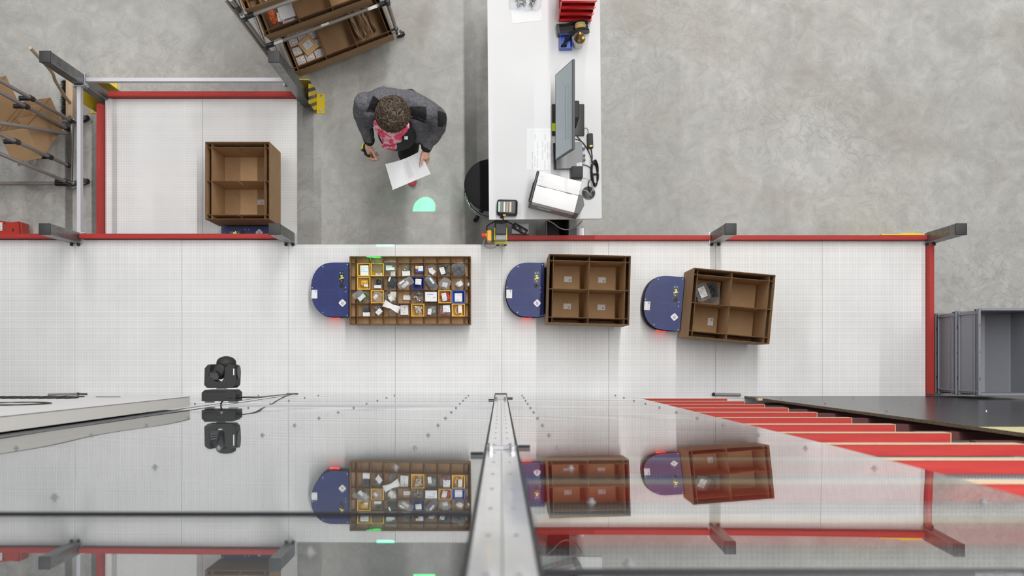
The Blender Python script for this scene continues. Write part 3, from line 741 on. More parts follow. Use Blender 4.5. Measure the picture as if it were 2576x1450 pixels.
bag('card_bag', 'small clear bag in the narrow slot on the right', *(TX + cxs[8] + .024, P(8, 2)[1]), Z0 + .03, .028, .056, .05, 0, ('box', 'paper'), None, 'film', 16, cn=1)
bag('parts_bag', 'clear bag of green and yellow terminals with label', *P(1, 3, .0, .0), Z0 + .02, .094, .090, .06, .1, ('bits', 'green'), (-.014, -.004, .056, .030, .65), 'film', 17, cn=14, csz=.02)
bag('bag_flap', 'milky open bag end poking left over the tray rim', *P(1, 3, -.040, .018), Z0 + .075, .080, .044, .012, .62, None, None, 'film_m', 18)
bag('parts_bag', 'cloudy bag slumped in the second-column yellow bin', *P(2, 3, .006, -.004), zi + .02, .084, .080, .06, -.3, None, (-.016, -.002, .022, .036, -.35), 'film_m', 19)
bag('parts_bag', 'clear bag of cream coloured blocks', *P(3, 3, .006, .000), Z0 + .03, .086, .108, .055, .30, ('box', 'beige'), (-.006, -.012, .032, .032, .4), 'film', 20, cn=9)
packet('white labelled packet alone in its cell, third row', 4, 3, .016, -.004, .056, .034, -.06, .0, seed=21, rows=3, ht=.02)
bag('parts_bag', 'clear bag of shiny metal glands', *P(5, 3, .006, .002), Z0, .082, .086, .055, .7, ('bits', 'silver'), None, 'film', 21, cn=12, csz=.022)
t = thing('small_carton', 'plain white carton filling a third-row cell', 'carton', (*P(6, 3, -.001, -.002), Z0), 0, 'small cartons in the parts tray')
mb = MB(); mb.box((0, 0, .0425), (.084, .068, .085), None, .001); mb.build('body', 'paper', t)
mb = MB(); mb.box((-.005, .018, .0853), (.046, .006, .0006)); mb.box((.022, -.006, .0853), (.018, .006, .0006)); mb.box((-.018, .004, .0853), (.012, .002, .0006)); mb.build('print', 'ink', t)
bag('parts_bag', 'bag of red parts in a yellow bin', *P(7, 3, .0, .0), zi, .078, .074, .06, .2, ('bits', 'red_part'), (-.004, .0, .034, .056, -.02), 'film', 22, cn=16, csz=.024)
packet('white sheet lying in the bright blue bin', 8, 3, .0, -.004, .056, .062, 0, .004, seed=23, rows=2, ht=.04)
bag('parts_bag', 'grey blue bagged block with a label, bottom left', *P(1, 4, .014, .006), Z0, .048, .054, .06, 0, ('slab', 'steelblue'), None, 'film_g', 24)
packet('white label in front of the grey blue block', 1, 4, .016, -.030, .052, .030, 0, .03, seed=24, rows=2, ht=.015)
bag('screw_bag', 'clear bag of brass screws with a tilted white label', *P(2, 4, -.004, .0), Z0, .072, .076, .05, .2, ('bits', 'silver'), (.012, -.014, .044, .034, .6), 'film', 25, cn=20, csz=.014)
def foam(mb):
    def fn(u, v):
        y = (v - .5) * (.034 + .020 * abs(2 * u - 1)); return (-.062 + .124 * u, y, .006 + .016 * math.sin(PI * u) + .004 * math.sin(9 * u))
    mb.sheet(fn, 14, 4, .0035)
one('foam_strip', 'white bow-tie foam strip lying across two cells', 'foam strip', 'white', foam, (*P(3, 4, .008, .024), Z0 + .088), -.42, None, 60)
bag('parts_bag', 'milky bag below the white foam strip', *P(3, 4, .012, -.020), Z0, .060, .050, .05, 0, None, None, 'film_m', 26)
packet('white packet with a red figure three', 4, 4, -.004, .002, .058, .072, .03, .0, seed=27, rows=3, ht=.03)
o = bpy.data.objects['paper_packet'] if False else None
mb = MB(); mb.text('3', .022, T(P(4, 4)[0] + .0, P(4, 4)[1] + .020, Z0 + .0325) @ RZ(PI)); tg = [q for q in bpy.data.objects if q.get('label') == 'white packet with a red figure three'][0]
mb.build('red_figure', 'abb', tg).matrix_parent_inverse = tg.matrix_basis.inverted()
bag('parts_bag', 'bag of pale metal fittings in the bottom row yellow bin', *P(5, 4, 0, 0), zi, .078, .078, .06, 0, ('bits', 'beige'), None, 'film', 28, cn=14, csz=.024)
bag('parts_bag', 'clear bag of grey brackets with a curled label', *P(6, 4, .006, .0), Z0, .072, .078, .055, .1, ('slab', 'grey_part'), (-.020, -.010, .028, .042, -.2), 'film', 29)
bag('parts_bag', 'clear bag with pink and white parts', *P(7, 4, .0, .0), Z0, .080, .082, .055, 0, ('bits', 'red_part'), (.012, .010, .05, .05, .05), 'film_m', 30, cn=4, csz=.03)
bag('cable_bag', 'coiled yellow cable with a paper band in a yellow bin', *P(8, 4, -.008, .0), zi, .060, .072, .05, 0, ('coil', 'yel_cable'), (.020, .008, .028, .056, 0), 'film', 31)
# black bags in the tilted box on the right robot
X3 = T(1.609, .404, ZM + .067) @ RZ(math.radians(-5.2))
def p3(x, y): v = X3 @ Vector((x, y, 0)); return v.x, v.y
bag('parts_bag', 'grey envelope with a white label in the tilted box', *p3(-.170, .095), ZM + .20, .105, .128, .03, .38, None, (0, .0, .05, .075, .0), 'film_m', 41, 'bags in the tilted box')
bag('parts_bag', 'crumpled black bag on the right in its cell', *p3(-.082, .108), ZM + .072, .112, .136, .11, .3, ('slab', 'black'), None, 'film_g', 42, 'bags in the tilted box')
bag('parts_bag', 'black bag under the grey envelope', *p3(-.192, .10), ZM + .070, .088, .130, .10, .1, ('slab', 'black'), None, 'film_g', 43, 'bags in the tilted box')
bag('parts_bag', 'clear crumpled bag at the bottom of the black bag cell', *p3(-.085, .04), ZM + .19, .10, .055, .05, .1, None, None, 'film', 44, 'bags in the tilted box')

# ------------------------------------------------------------------ desk and what stands on it
DR = math.radians(.47)
dk = thing('packing_desk', 'long white topped packing desk beside the walkway', 'desk', (.318, 1.024, 0), DR)
mb = MB(); mb.bx(-.399, .399, 0, 1.95, ZD - .026, ZD, bev=.002, seg=2); mb.build('desk_top', 'desk', dk)
for x in (-.335, .34):
    for y in (.06 if x < 0 else .30, 1.8):
        mb = MB(); mb.bx(x - .03, x + .03, y - .03, y + .03, 0, ZD - .0262, bev=.003); mb.build('leg', 'mdgrey', dk)
    mb = MB(); mb.bx(x - .02, x + .02, .092 if x < 0 else .332, 1.768, ZD - .09, ZD - .0262); mb.build('rail', 'mdgrey', dk)
mb = MB(); mb.lathe([(.040, .0002), (.048, .0004), (.048, .003), (.040, .003), (.036, .0012), (.0, .0012)], 28, T(*(at(1481, 487, ZD) - Vector((.318, 1.024, 0))))); mb.build('cable_grommet', 'black', dk, 40)
# monitor
zb_, zt_ = 1.16, 1.50
pb, pt = at(1396.8, 0, zb_).x, at(1440, 0, zt_).x
y0_, y1_ = 1.407, 1.998
t = thing('monitor', 'wide black computer monitor tilted back on the desk', 'monitor', ((pb + .02), (y0_ + y1_) / 2, ZD))
tl = math.atan2(pt - pb, zt_ - zb_); hgt = math.hypot(pt - pb, zt_ - zb_); hw = (y1_ - y0_) / 2
X = T(-.02, 0, zb_ - ZD) @ RY(tl)      # local: z up along the screen, -x towards the viewer
mb = MB(); mb.M = X; mb.bx(0, .018, -hw, hw, 0, hgt, bev=.002); mb.bx(.018, .045, -hw * .55, hw * .55, .06, hgt - .08, bev=.008); mb.build('housing', 'dkgrey', t)
mb = MB(); mb.M = X; mb.bx(-.0012, .0002, -hw + .008, hw - .008, .016, hgt - .010); sc = mb.build('screen', 'screen', t)
mb = MB(); mb.M = X; rr = random.Random(4)
for k in range(3):
    mb = MB(); mb.M = X
    z = .215 + .055 * k; y = hw - .14
    while y > -hw + .09:
        L = rr.uniform(.02, .05); mb.box((-.0016, y - L / 2, z), (.0006, L, .005 if k else .009)); y -= L + .008
    mb.build('text_line', 'screen_ink', sc)
mb = MB(); mb.M = X; mb.bx(.040, .075, -.06, .06, .10, .20, bev=.006); mb.build('mount_block', 'black_matt', t)
bx0, by0 = at(1388, 0, 1.01).x, at(0, 342, 1.01).y; bx1, by1 = at(1470, 0, 1.01).x, at(0, 262, 1.01).y
ox, oy = pb + .02, (y0_ + y1_) / 2
mb = MB(); mb.bx(bx0 - ox, bx1 - ox, by0 - oy, by1 - oy, .001, .016, bev=.005, seg=2); mb.build('stand_base', 'black', t, 40)
mb = MB(); mb.bx(.075, .135, by0 - oy + .05, by0 - oy + .17, .016, .30, bev=.006); mb.build('stand_neck', 'black_matt', t)
one('sticky_note', 'neon yellow note stuck on the monitor base', 'sticky note', 'neon', lambda m: m.box((0, 0, .001), (.026, .056, .002)), (at(1392.5, 320, 1.0).x, at(0, 320, 1.02).y, ZD + .0165))
def desk_box(name, label, cat, px0, px1, py0, py1, z0, z1, mats='dkgrey', rz=0, bev=.004, group=None):
    c = at((px0 + px1) / 2, (py0 + py1) / 2, z1); d = (abs(px1 - px0) / S(z1), abs(py1 - py0) / S(z1))
    return one(name, label, cat, mats, lambda m: m.box((0, 0, (z1 - z0) / 2), (d[0], d[1], z1 - z0), None, bev, 2), (c.x, c.y, z0), rz, group, 40)
# mini pc lying under the monitor
c = at(1432, 391, 1.045)
t = thing('mini_computer', 'flat dark grey mini computer lying under the monitor', 'computer', (c.x, c.y, ZD), .03)
mb = MB(); mb.bx(-.094, .094, -.092, .092, .002, .042, bev=.002); mb.build('case', 'mdgrey', t)
mb = MB(); mb.bx(-.110, -.0945, -.092, .092, .002, .042, bev=.003); mb.build('front_bezel', 'black', t)
mb = MB(); bars(mb, .016, .028, T(.058, -.070, .0424), 3, 4); bars(mb, .018, .032, T(.078, -.068, .0424), 3, 5); mb.build('sticker', ['paper', 'ink'], t)
mb = MB()
for y in (.05, .0, -.03): mb.box((.104, y, .02), (.022, .018, .012), None, .002)
mb.build('plug', 'black', t)
desk_box('adapter_box', 'tall black adapter box between computer and label printer', 'adapter', 1438, 1466.5, 418, 446.5, ZD, 1.085, 'black_matt')
c = at(1485, 354, 1.03)
t = thing('power_brick', 'black power brick with a yellow sticker', 'power supply', (c.x, c.y, ZD), .04)
mb = MB(); mb.box((0, 0, .018), (.040, .104, .034), None, .006, 2); mb.build('case', 'black_matt', t, 40)
mb = MB(); mb.box((.004, -.038, .0354), (.020, .012, .0008)); mb.build('sticker', 'yellow', t)
def cable(label, pts, r=.0035, m_='black', name='cable', zz=None):
    P3 = [at(p[0], p[1], (p[2] if len(p) > 2 else ZD + .006)) for p in pts]
    return one(name, label, 'cable', m_, lambda mb: mb.tube(spline(P3, 6), r, 7), smooth=60)
cable('thin black cable looping from monitor to power brick', [(1448, 342), (1456, 332), (1466, 326), (1474, 322, 1.03), (1479, 328, 1.03), (1480, 336, 1.02)], .0022)
cable('black cable running from monitor down to the coil', [(1447, 336), (1458, 350), (1470, 364), (1480, 380), (1487, 396), (1490, 412)])
cable('black cable running beside the monitor stand', [(1447, 350), (1460, 354), (1472, 366), (1484, 388), (1488, 404), (1492, 416)])
cable('short black lead below the power brick', [(1487, 375), (1489, 386), (1490, 396), (1489, 408)], .004)
cable('black lead from the adapter box to the coil', [(1464, 415, 1.01), (1474, 416), (1484, 422), (1490, 436)], .003)
cable('white cable hidden behind the black coil', [(1486, 398), (1486, 420), (1486, 440), (1488, 452), (1494, 466), (1492, 482)], .003, 'cable_g')
def coil(mb):
    r = random.Random(5)
    for i in range(6):
        ps = []
        for k in range(22):
            a = 2 * PI * k / 22; wob = .005 * math.sin(3 * a + i)
            ps.append((.019 * math.cos(a) * (1 + .3 * r.random()) + .002 * i - .004, .085 * math.sin(a) + wob + .004 * i, .008 + .0045 * i + .003 * math.cos(2 * a)))
        mb.tube(ps, .0034, 6, closed=True)
    mb.tube([(.026 * math.cos(2 * PI * k / 12), .004, .018 + .018 * math.sin(2 * PI * k / 12)) for k in range(12)], .005, 6, closed=True)
c = at(1496, 440, 1.02)
one('cable_coil', 'bundled black coiled cable tied in the middle', 'cable', 'black', coil, (c.x, c.y, ZD), .06, smooth=60)
# label printer
za = 1.278
q = [at(1353.4, 429.4, za), at(1464.8, 457.6, za), at(1443.7, 535.2, za), at(1333.5, 507.5, za)]
c = (q[0] + q[1] + q[2] + q[3]) / 4; rzp = math.atan2((q[1] - q[0]).y, (q[1] - q[0]).x)
Lp, Wp = (q[1] - q[0]).length, (q[2] - q[1]).length; hp = za - ZD
t = thing('label_printer', 'large white and grey label printer turned on the desk', 'printer', (c.x, c.y, ZD), rzp)
mb = MB(); mb.bx(-Lp / 2 + .004, Lp / 2, -Wp / 2, Wp / 2, .006, hp - .11, bev=.006); mb.build('base_housing', 'mdgrey', t)
prof = [(-Lp / 2, .0), (Lp / 2, .0)]
mb = MB()
mb.bx(-Lp / 2 + .012, Lp / 2, .012, Wp / 2, hp - .11, hp, bev=.004, seg=2); mb.build('fixed_cover', 'white', t, 40)
mb = MB(); mb.bx(-Lp / 2 + .012, Lp / 2, -Wp / 2, .0105, hp - .11, hp, bev=.004, seg=2); mb.build('hinged_cover', 'white', t, 40)
for x in (-.10, .085):
    mb = MB(); mb.box((x, .011, hp + .0015), (.048, .006, .004), None, .001); mb.build('hinge', 'mdgrey', t)
mb = MB(); mb.bx(-Lp / 2 - .006, -Lp / 2 + .0115, -Wp / 2, Wp / 2, .004, hp - .002, bev=.004); mb.build('front_panel', 'black', t)
mb = MB(); mb.bx(-Lp / 2 - .014, -Lp / 2 - .0062, -Wp / 2 + .03, Wp / 2 - .06, .06, .16, bev=.002); mb.build('label_slot', 'dkgrey', t)
pr = [(Lp / 2 + .0005, -Wp / 2 + .002)] + [(Lp / 2 + .054 - .012 * abs(k) , -Wp / 2 + .004 + (k + 2) / 4 * .124) for k in (-2, -1, 0, 1, 2)] + [(Lp / 2 + .0005, -Wp / 2 + .132)]
mb = MB(); mb.prism(pr, .01, hp - .012); mb.build('supply_housing', 'dkgrey', t)
mb = MB(); bars(mb, .036, .062, T(-Lp / 2 + .036, Wp / 2 - .05, hp + .0006) , 6, 9); mb.build('printer_sticker', ['paper', 'ink_lt'], t)
mb = MB(); mb.prism([(-.02, .055), (.05, .055), (.09, .09), (.02, .09)], 0, .001, T(0, -Wp / 2 - .0012, 0) @ RX(PI / 2) @ T(0, 0, -.0005)); mb.build('red_stripe', 'bin_r', t)
mb = MB(); mb.bx(-.10, .0, -Wp / 2 - .0015, -Wp / 2 + .001, .105, .135); mb.build('side_window', 'paper', t)
# connectors behind the printer
cable('beige cable leaving the back of the label printer', [(1463, 448, 1.05), (1476, 450, 1.06), (1488, 458, 1.04), (1491, 474, 1.02), (1486, 486, 1.0)], .003, 'cable_g')
cable('short beige lead below the printer plug', [(1462, 478, 1.06), (1474, 480, 1.06), (1484, 488, 1.03), (1488, 494, 1.01)], .003, 'cable_g')
cable('black cables dropping through the desk grommet', [(1484, 452, 1.01), (1480, 462, 1.02), (1482, 474, 1.02), (1484, 486, 1.0)], .004)
# mobile printer on the desk corner
c = at(1276, 521.5, 1.06)
t = thing('mobile_printer', 'small black mobile label printer on the desk corner', 'printer', (c.x, c.y, ZD), -.03)
mb = MB(); mb.box((0, 0, .028), (.146, .114, .056), None, .018, 3); mb.build('body', 'black', t, 50)
mb = MB(); mb.box((-.014, .002, .0566), (.090, .078, .002), None, .0008); wn = mb.build('window', 'dkgrey', t)
for x, w_, m_ in ((-.048, .016, 'green_pk'), (-.030, .010, 'mdgrey'), (-.012, .013, 'paper'), (.004, .006, 'grey_part'), (.012, .005, 'bin_y'), (.030, .014, 'beige')):
    mb = MB(); mb.box((x - .008, .002, .058), (w_, .07, .0012)); mb.build('label_roll' if m_ != 'bin_y' else 'orange_strip', m_, wn)
mb = MB(); mb.box((-.018, -.055, .048), (.022, .010, .012), None, .002); mb.build('orange_clip', 'bin_y', t)
# papers
def printed(m, w_, h_, seed, table=True):
    m.mtl(0).box((0, 0, .0004), (w_, h_, .0008)); r = random.Random(seed); m.mtl(1)
    if table:
        for s in (-1, 1):
            m.box((s * w_ * .36, 0, .001), (.0006, h_ * .84, .0004)); m.box((0, s * h_ * .42, .001), (w_ * .72, .0006, .0004))
        for bx_ in range(9):
            x = -w_ * .32 + bx_ * w_ * .078
            y = h_ * .36
            while y > -h_ * .34:
                L = r.uniform(.02, .07)
                if r.random() < .68: m.box((x, y - L / 2, .001), (w_ * .030, L, .0004))
                y -= L + r.uniform(.008, .03)
c = at(1367, 375.5, ZD)
one('printed_sheet', 'printed form lying half under the monitor', 'sheet of paper', ['paper', 'ink_lt'], lambda m: printed(m, .228, .295, 2), (c.x - .004, c.y, ZD + .0004), -.01)
c = at(1324, 40, ZD)
one('blank_sheet', 'blank white sheet under the bag of clips', 'sheet of paper', 'paper', lambda m: m.box((0, 0, .0006), (.212, .148, .0010)), (c.x, c.y + .03, ZD + .0004), .10)
c = at(1322, 6, 1.03)
bag('clip_bag', 'clear zip bag of metal clips on the desk', c.x, c.y + .03, ZD + .002, .225, .17, .035, -.06, ('bits', 'silver'), None, 'film', 51, None, cn=45, csz=.016)
# stacked red bins
SB = thing('storage_bin', '', 'storage bin', (0, 0, 0), 0, 'stacked red open front bins')
mb = MB(); W_, Dp, Hh = .226, .22, .118; th = .004
mb.bx(-W_ / 2, W_ / 2, 0, Dp, 0, th); mb.bx(-W_ / 2, W_ / 2, Dp - th, Dp, th, Hh)
for s in (-1, 1):
    a = [(0.0, th), (Dp - th, th), (Dp - th, Hh), (.055, Hh), (0.0, .055)]
    x0 = s * W_ / 2; x1 = s * (W_ / 2 - th)
    vs_ = [(x0, y, z) for y, z in a] + [(x1, y, z) for y, z in a]; k = 5
    mb.add(vs_, [[0, 1, 2, 3, 4], [9, 8, 7, 6, 5]] + [[i, (i + 1) % k, k + (i + 1) % k, k + i] for i in range(k)])
mb.bx(-W_ / 2 + th, W_ / 2 - th, 0, th, th, .055)
mb.build('tub', 'bin_r', SB)
mb = MB(); mb.bx(-W_ / 2 - .004, W_ / 2 + .004, -.010, .003, .048, .058, bev=.001); mb.build('front_lip', 'bin_r', SB)
mb = MB()
for s in (-1, 1): mb.bx(s * W_ / 2, s * (W_ / 2 + .005), .055, Dp, Hh - .010, Hh)
mb.build('side_rim', 'bin_r', SB)
bz = at(1448, 52, 1.03)
for i, lb in enumerate(('red open front bin, lowest of the stack on the desk', 'red open front bin, second lowest in the desk stack', 'red open front bin, third from the desk up', 'red open front bin holding clear bags, top of the stack')):
    o = SB if i == 0 else copy_tree(SB)
    o.location = (bz.x - .004, bz.y - .0 - .000 * i, ZD + .121 * i); o['label'] = lb
bag('parts_bag', 'clear bags lying in the topmost red bin', bz.x, bz.y + .12, ZD + .121 * 3 + .010, .15, .11, .08, 0, ('slab', 'paper'), None, 'film_m', 53, None)
# tape dispenser
c = at(1443, 70, 1.05)
t = thing('tape_dispenser', 'black tape dispenser with a roll of yellow tape', 'tape dispenser', (c.x, c.y, ZD), .12)
side = [(-.115, 0), (.10, 0), (.112, .02), (.105, .07), (.06, .095), (.01, .085), (-.05, .045), (-.10, .06), (-.118, .055)]
for s in (-1, 1):
    mb = MB(); X = T(0, s * .032, 0) @ RX(PI / 2) @ T(0, 0, -.006); mb.prism(side, 0, .012, X); mb.build('side_wall', 'black', t)
mb = MB(); mb.bx(-.115, .105, -.026, .026, .0, .022); mb.build('base', 'black', t)
mb = MB(); mb.bx(-.118, -.10, -.026, .026, .022, .055); mb.build('cutter', 'dkgrey', t)
mb = MB(); mb.tube([(.045 + .030 * math.cos(2 * PI * k / 28), 0, .070 + .030 * math.sin(2 * PI * k / 28)) for k in range(28)], .0105, 8, closed=True)
mb.cyl((.045, -.018, .07), (.045, .018, .07), .036, n=28); mb.build('tape_roll', 'tape', t, 30)
mb = MB(); mb.cyl((.045, -.0255, .07), (.045, .0255, .07), .018, n=18); mb.build('hub', 'black_matt', t, 30)
# blue box with black gloves, pencil cup
c = at(1424, 104, 1.05)
t = thing('desk_tray', 'small square blue box holding black cloth', 'box', (c.x, c.y, ZD), 0)
mb = MB(); a = .088; th = .003; mb.bx(-a / 2, a / 2, -a * .56, a * .56, 0, th)
for s in (-1, 1): mb.bx(s * a / 2, s * (a / 2 - th), -a * .56, a * .56, th, .06); mb.bx(-a / 2 + th, a / 2 - th, s * a * .56, s * (a * .56 - th), th, .06)
mb.build('tub', 'bin_b', t)
def cloth_(m):
    pts = spline([(-.02, -.035, .01), (-.012, -.01, .035), (.01, .02, .05), (.03, .04, .055), (.045, .05, .045)], 5)
    m.tube(pts, [.012 + .006 * math.sin(i * .8) for i in range(len(pts))], 8); m.ball((-.012, -.02, .014), (.02, .018, .012)); m.ball((.02, .028, .03), (.018, .014, .016))
one('cloth', 'black cloth crumpled in the small blue box', 'cloth', 'fabric', cloth_, (c.x, c.y, ZD), smooth=60)
c = at(1457, 95, 1.10)
t = thing('pen_cup', 'white paper cup with pens and scissors', 'cup', (c.x, c.y - .012, ZD))
mb = MB(); mb.lathe([(.0, 0), (.036, 0), (.041, .125), (.038, .125), (.034, .005), (.0, .005)], 28); mb.build('cup', 'white', t, 40)
mb = MB(); mb.tube([(.0395 * math.cos(2 * PI * k / 28), .0395 * math.sin(2 * PI * k / 28), .125) for k in range(28)], .0022, 6, closed=True); mb.build('rolled_rim', 'card', t, 60)
def pen(lb, m_, x, y, ax, ay, L, r=.008):
    def f(m):
        d = Vector((ax, ay, 1)).normalized(); m.tube([(0, 0, 0), d * L * .75, d * L * .8, d * L], [r * .7, r * .7, r, r], 8)
    one('highlighter' if r > .006 else 'pen', lb, 'pen', m_, f, (c.x + x, c.y - .012 + y, ZD + .006), 0, 'pens in the paper cup')
pen('orange highlighter in the paper cup', 'ora_box', -.008, .012, .05, .06, .16, .010)
pen('yellow highlighter in the paper cup', 'bin_y', .012, -.004, .08, -.02, .15, .010)
pen('black pen in the paper cup', 'black', -.004, -.018, -.02, -.06, .14, .005)
def scis(m):
    m.box((0, 0, .05), (.012, .004, .10)); 
    for s in (-1, 1): m.tube([(.004 + s * .011 + .010 * math.cos(2 * PI * k / 14), 0, .135 + .026 * math.sin(2 * PI * k / 14)) for k in range(14)], .004, 6, closed=True)
one('scissors', 'black handled scissors standing in the paper cup', 'scissors', 'black', scis, (c.x - .018, c.y - .006, ZD + .012), 1.1, smooth=60)
# stool
cs = at(1233, 465, .66)
t = thing('work_stool', 'round black mesh stool tucked under the desk', 'stool', (cs.x, cs.y, 0))
R_ = 65.5 / S(.66)
mb = MB(); mb.lathe([(0, .60), (R_ - .03, .60), (R_, .62), (R_, .645), (R_ - .02, .662), (R_ * .5, .668), (0, .668)], 48); mb.build('seat', 'fabric', t, 40)
mb = MB(); mb.lathe([(0, .585), (R_ - .05, .585), (R_ - .04, .5995), (0, .5995)], 36); mb.build('seat_pan', 'black', t, 40)
mb = MB(); mb.cyl((0, 0, .06), (0, 0, .585), .024, n=18); mb.build('gas_column', 'chrome', t, 40)
mb = MB(); mb.tube([(.185 * math.cos(2 * PI * k / 48), .185 * math.sin(2 * PI * k / 48), .30) for k in range(48)], .0145, 10, closed=True)
for k in range(3): a = k * 2.094 + .5; mb.cyl((.02 * math.cos(a), .02 * math.sin(a), .30), (.18 * math.cos(a), .18 * math.sin(a), .30), .008)
mb.build('foot_ring', 'chrome', t, 60)
for k in range(5):
    a = k * 2 * PI / 5 + .3; mb = MB(); mb.tube([(.03 * math.cos(a), .03 * math.sin(a), .08), (.20 * math.cos(a), .20 * math.sin(a), .055)], [.022, .014], 8); mb.build('base_arm', 'black', t, 40)
    mb = MB(); mb.cyl((.20 * math.cos(a) - .014 * math.sin(a), .20 * math.sin(a) + .014 * math.cos(a), .025), (.20 * math.cos(a) + .014 * math.sin(a), .20 * math.sin(a) - .014 * math.cos(a), .025), .025, n=14); mb.build('caster', 'rubber', t, 40)
# ------------------------------------------------------------------ person
def baked(o):
    bpy.context.view_layer.update()
    dg = bpy.context.evaluated_depsgraph_get(); me = bpy.data.meshes.new_from_object(o.evaluated_get(dg))
    old = o.data; o.modifiers.clear(); o.data = me; bpy.data.meshes.remove(old); return o
def organic(name, mb, mats, parent, voxel, smooth_it=4, fn=None, wrinkle=0.0, wsc=14.0):
    o = mb.build(name, mats, parent, None)
    m = o.modifiers.new('r', 'REMESH'); m.mode = 'VOXEL'; m.voxel_size = voxel
    if smooth_it:
        m = o.modifiers.new('s', 'SMOOTH'); m.factor = .5; m.iterations = smooth_it
    baked(o); me = o.data
    if wrinkle:
        nrm_ = [v.normal.copy() for v in me.vertices]
        for v, n_ in zip(me.vertices, nrm_):
            c = v.co.copy()
            k = noise.noise(Vector((c.x, c.y, c.z * .55)) * wsc) + .6 * noise.noise(c * wsc * 2.3)
            v.co = c + n_ * (wrinkle * k)
    me.materials.clear()
    for q in (mats if isinstance(mats, (list, tuple)) else [mats]): me.materials.append(M[q])
    if fn: me.polygons.foreach_set('material_index', [fn(p.center, p.normal) for p in me.polygons])
    me.polygons.foreach_set('use_smooth', [True] * len(me.polygons)); me.update()
    return o
def chain(mb, pts, rs, n=14):
    """round jointed limb: tapered tube with balls in the joints"""
    for i, p in enumerate(pts):
        mb.ball(p, rs[i], 14, 9)
        if i: mb.cyl(pts[i - 1], p, rs[i - 1], rs[i], n)
pr0 = thing('person', 'person in grey fleece and pink scarf walking with papers', 'person', (-.70, 1.80, 0))
off = Vector((-.70, 1.80, 0))
def A(px, py, z): return at(px, py, z) - off
def W(x, y, z): return Vector((x, y, z)) - off
# body: one continuous skin surface with face and hands
mb = MB()
mb.ball(A(988, 291, 1.50), (.074, .088, .105), 20, 14); mb.ball(A(986, 303, 1.455), (.058, .072, .075), 18, 12)
mb.ball(A(985, 330, 1.465), (.012, .020, .016)); mb.ball(A(985, 326, 1.42), (.022, .018, .010)); mb.ball(A(985, 320, 1.395), (.022, .02, .015))
for s in (-1, 1):
    mb.ball(A(988 + s * 29, 292, 1.475), (.010, .018, .03)); mb.ball(A(985 + s * 12, 322, 1.50), (.018, .012, .008))
chain(mb, [A(988, 284, 1.44), A(994, 276, 1.34)], [.055, .062])
mb.ball(A(1003, 283, 1.24), (.165, .095, .18)); mb.ball(A(1004, 305, 1.10), (.13, .10, .16)); mb.ball(A(1010, 290, .95), (.155, .115, .14))
chain(mb, [A(930, 262, 1.35), A(1072, 280, 1.34)], [.055, .055])
armR = [A(920, 262, 1.35), A(913, 298, 1.20), A(917, 322, 1.12), A(926, 348, 1.06), A(927, 359, 1.035)]
armL = [A(1084, 280, 1.34), A(1102, 300, 1.20), A(1098, 326, 1.10), A(1083, 356, 1.05), A(1074, 376, 1.03)]
chain(mb, armR, [.055, .042, .038, .030, .026]); chain(mb, armL, [.055, .045, .040, .030, .026])
legF = [W(-.655, 1.79, .92), W(-.70, 1.60, .52), W(-.705, 1.60, .10)]; legB = [W(-.755, 1.82, .92), W(-.735, 1.95, .50), W(-.718, 2.13, .15)]
chain(mb, legF, [.085, .055, .038]); chain(mb, legB, [.085, .055, .038])
chain(mb, [W(-.705, 1.62, .06), W(-.708, 1.46, .045)], [.035, .03]); chain(mb, [W(-.718, 2.16, .11), W(-.716, 2.02, .045)], [.035, .03])
# her right hand, hanging half curled
chain(mb, [A(927, 359, 1.035), A(926, 370, 1.015), A(927, 381, .995)], [.026, .028, .022]); mb.ball(A(928, 374, 1.005), (.024, .034, .026))
f = .0088
chain(mb, [A(931, 370, 1.02), A(938, 381, 1.018), A(941, 389, 1.01), A(945, 398, .995)], [.015, .0115, .0105, .0085])
chain(mb, [A(924, 388, .992), A(928, 398, .975), A(938, 401, .966), A(948, 401, .966)], [.011, .0098, .009, .0075])
chain(mb, [A(925, 388, .975), A(931, 400, .955), A(942, 404, .945), A(951.5, 401, .945)], [.011, .0098, .009, .0075])
chain(mb, [A(927, 386, .960), A(934, 395, .938), A(943, 395, .928), A(951, 390, .930)], [.0105, .0092, .0085, .0072])
chain(mb, [A(929, 383, .952), A(936, 389, .930), A(943, 388, .922), A(948, 384, .924)], [.0095, .0085, .0078, .0068])
# her left hand, thumb on top of the papers and fingers below
chain(mb, [A(1074, 376, 1.03), A(1070, 386, 1.025), A(1069, 396, 1.018)], [.026, .029, .022]); mb.ball(A(1070, 391, 1.018), (.030, .036, .022))
chain(mb, [A(1064, 389, 1.036), A(1061, 400, 1.034), A(1059.5, 408, 1.026), A(1058.2, 416, 1.0195)], [.014, .0115, .0105, .0088])
chain(mb, [A(1077, 398, 1.004), A(1077, 406, .988), A(1071, 412, .979), A(1063, 415, .979)], [.012, .0098, .009, .0075])
chain(mb, [A(1074, 400, .996), A(1071, 409, .976), A(1064, 413, .968), A(1056, 413, .972)], [.0115, .0098, .009, .0075])
chain(mb, [A(1070, 400, .992), A(1066, 408, .972), A(1058, 409, .966), A(1050, 407, .972)], [.011, .0095, .0088, .0074])
chain(mb, [A(1066, 398, .992), A(1061, 404, .974), A(1055, 403, .970), A(1049, 400, .974)], [.010, .0088, .008, .0068])
organic('body', mb, 'skin', pr0, .0045, 3)
for s in (-1, 1):
    mb = MB(); mb.ball(A(985 + s * 12, 325, 1.487), (.011, .008, .008), 12, 8); mb.build('eye', 'paper', pr0, 60)
    mb = MB(); mb.ball(A(985 + s * 12, 327.6, 1.485), (.004, .0025, .004), 8, 6); mb.build('iris', 'black', pr0, 60)
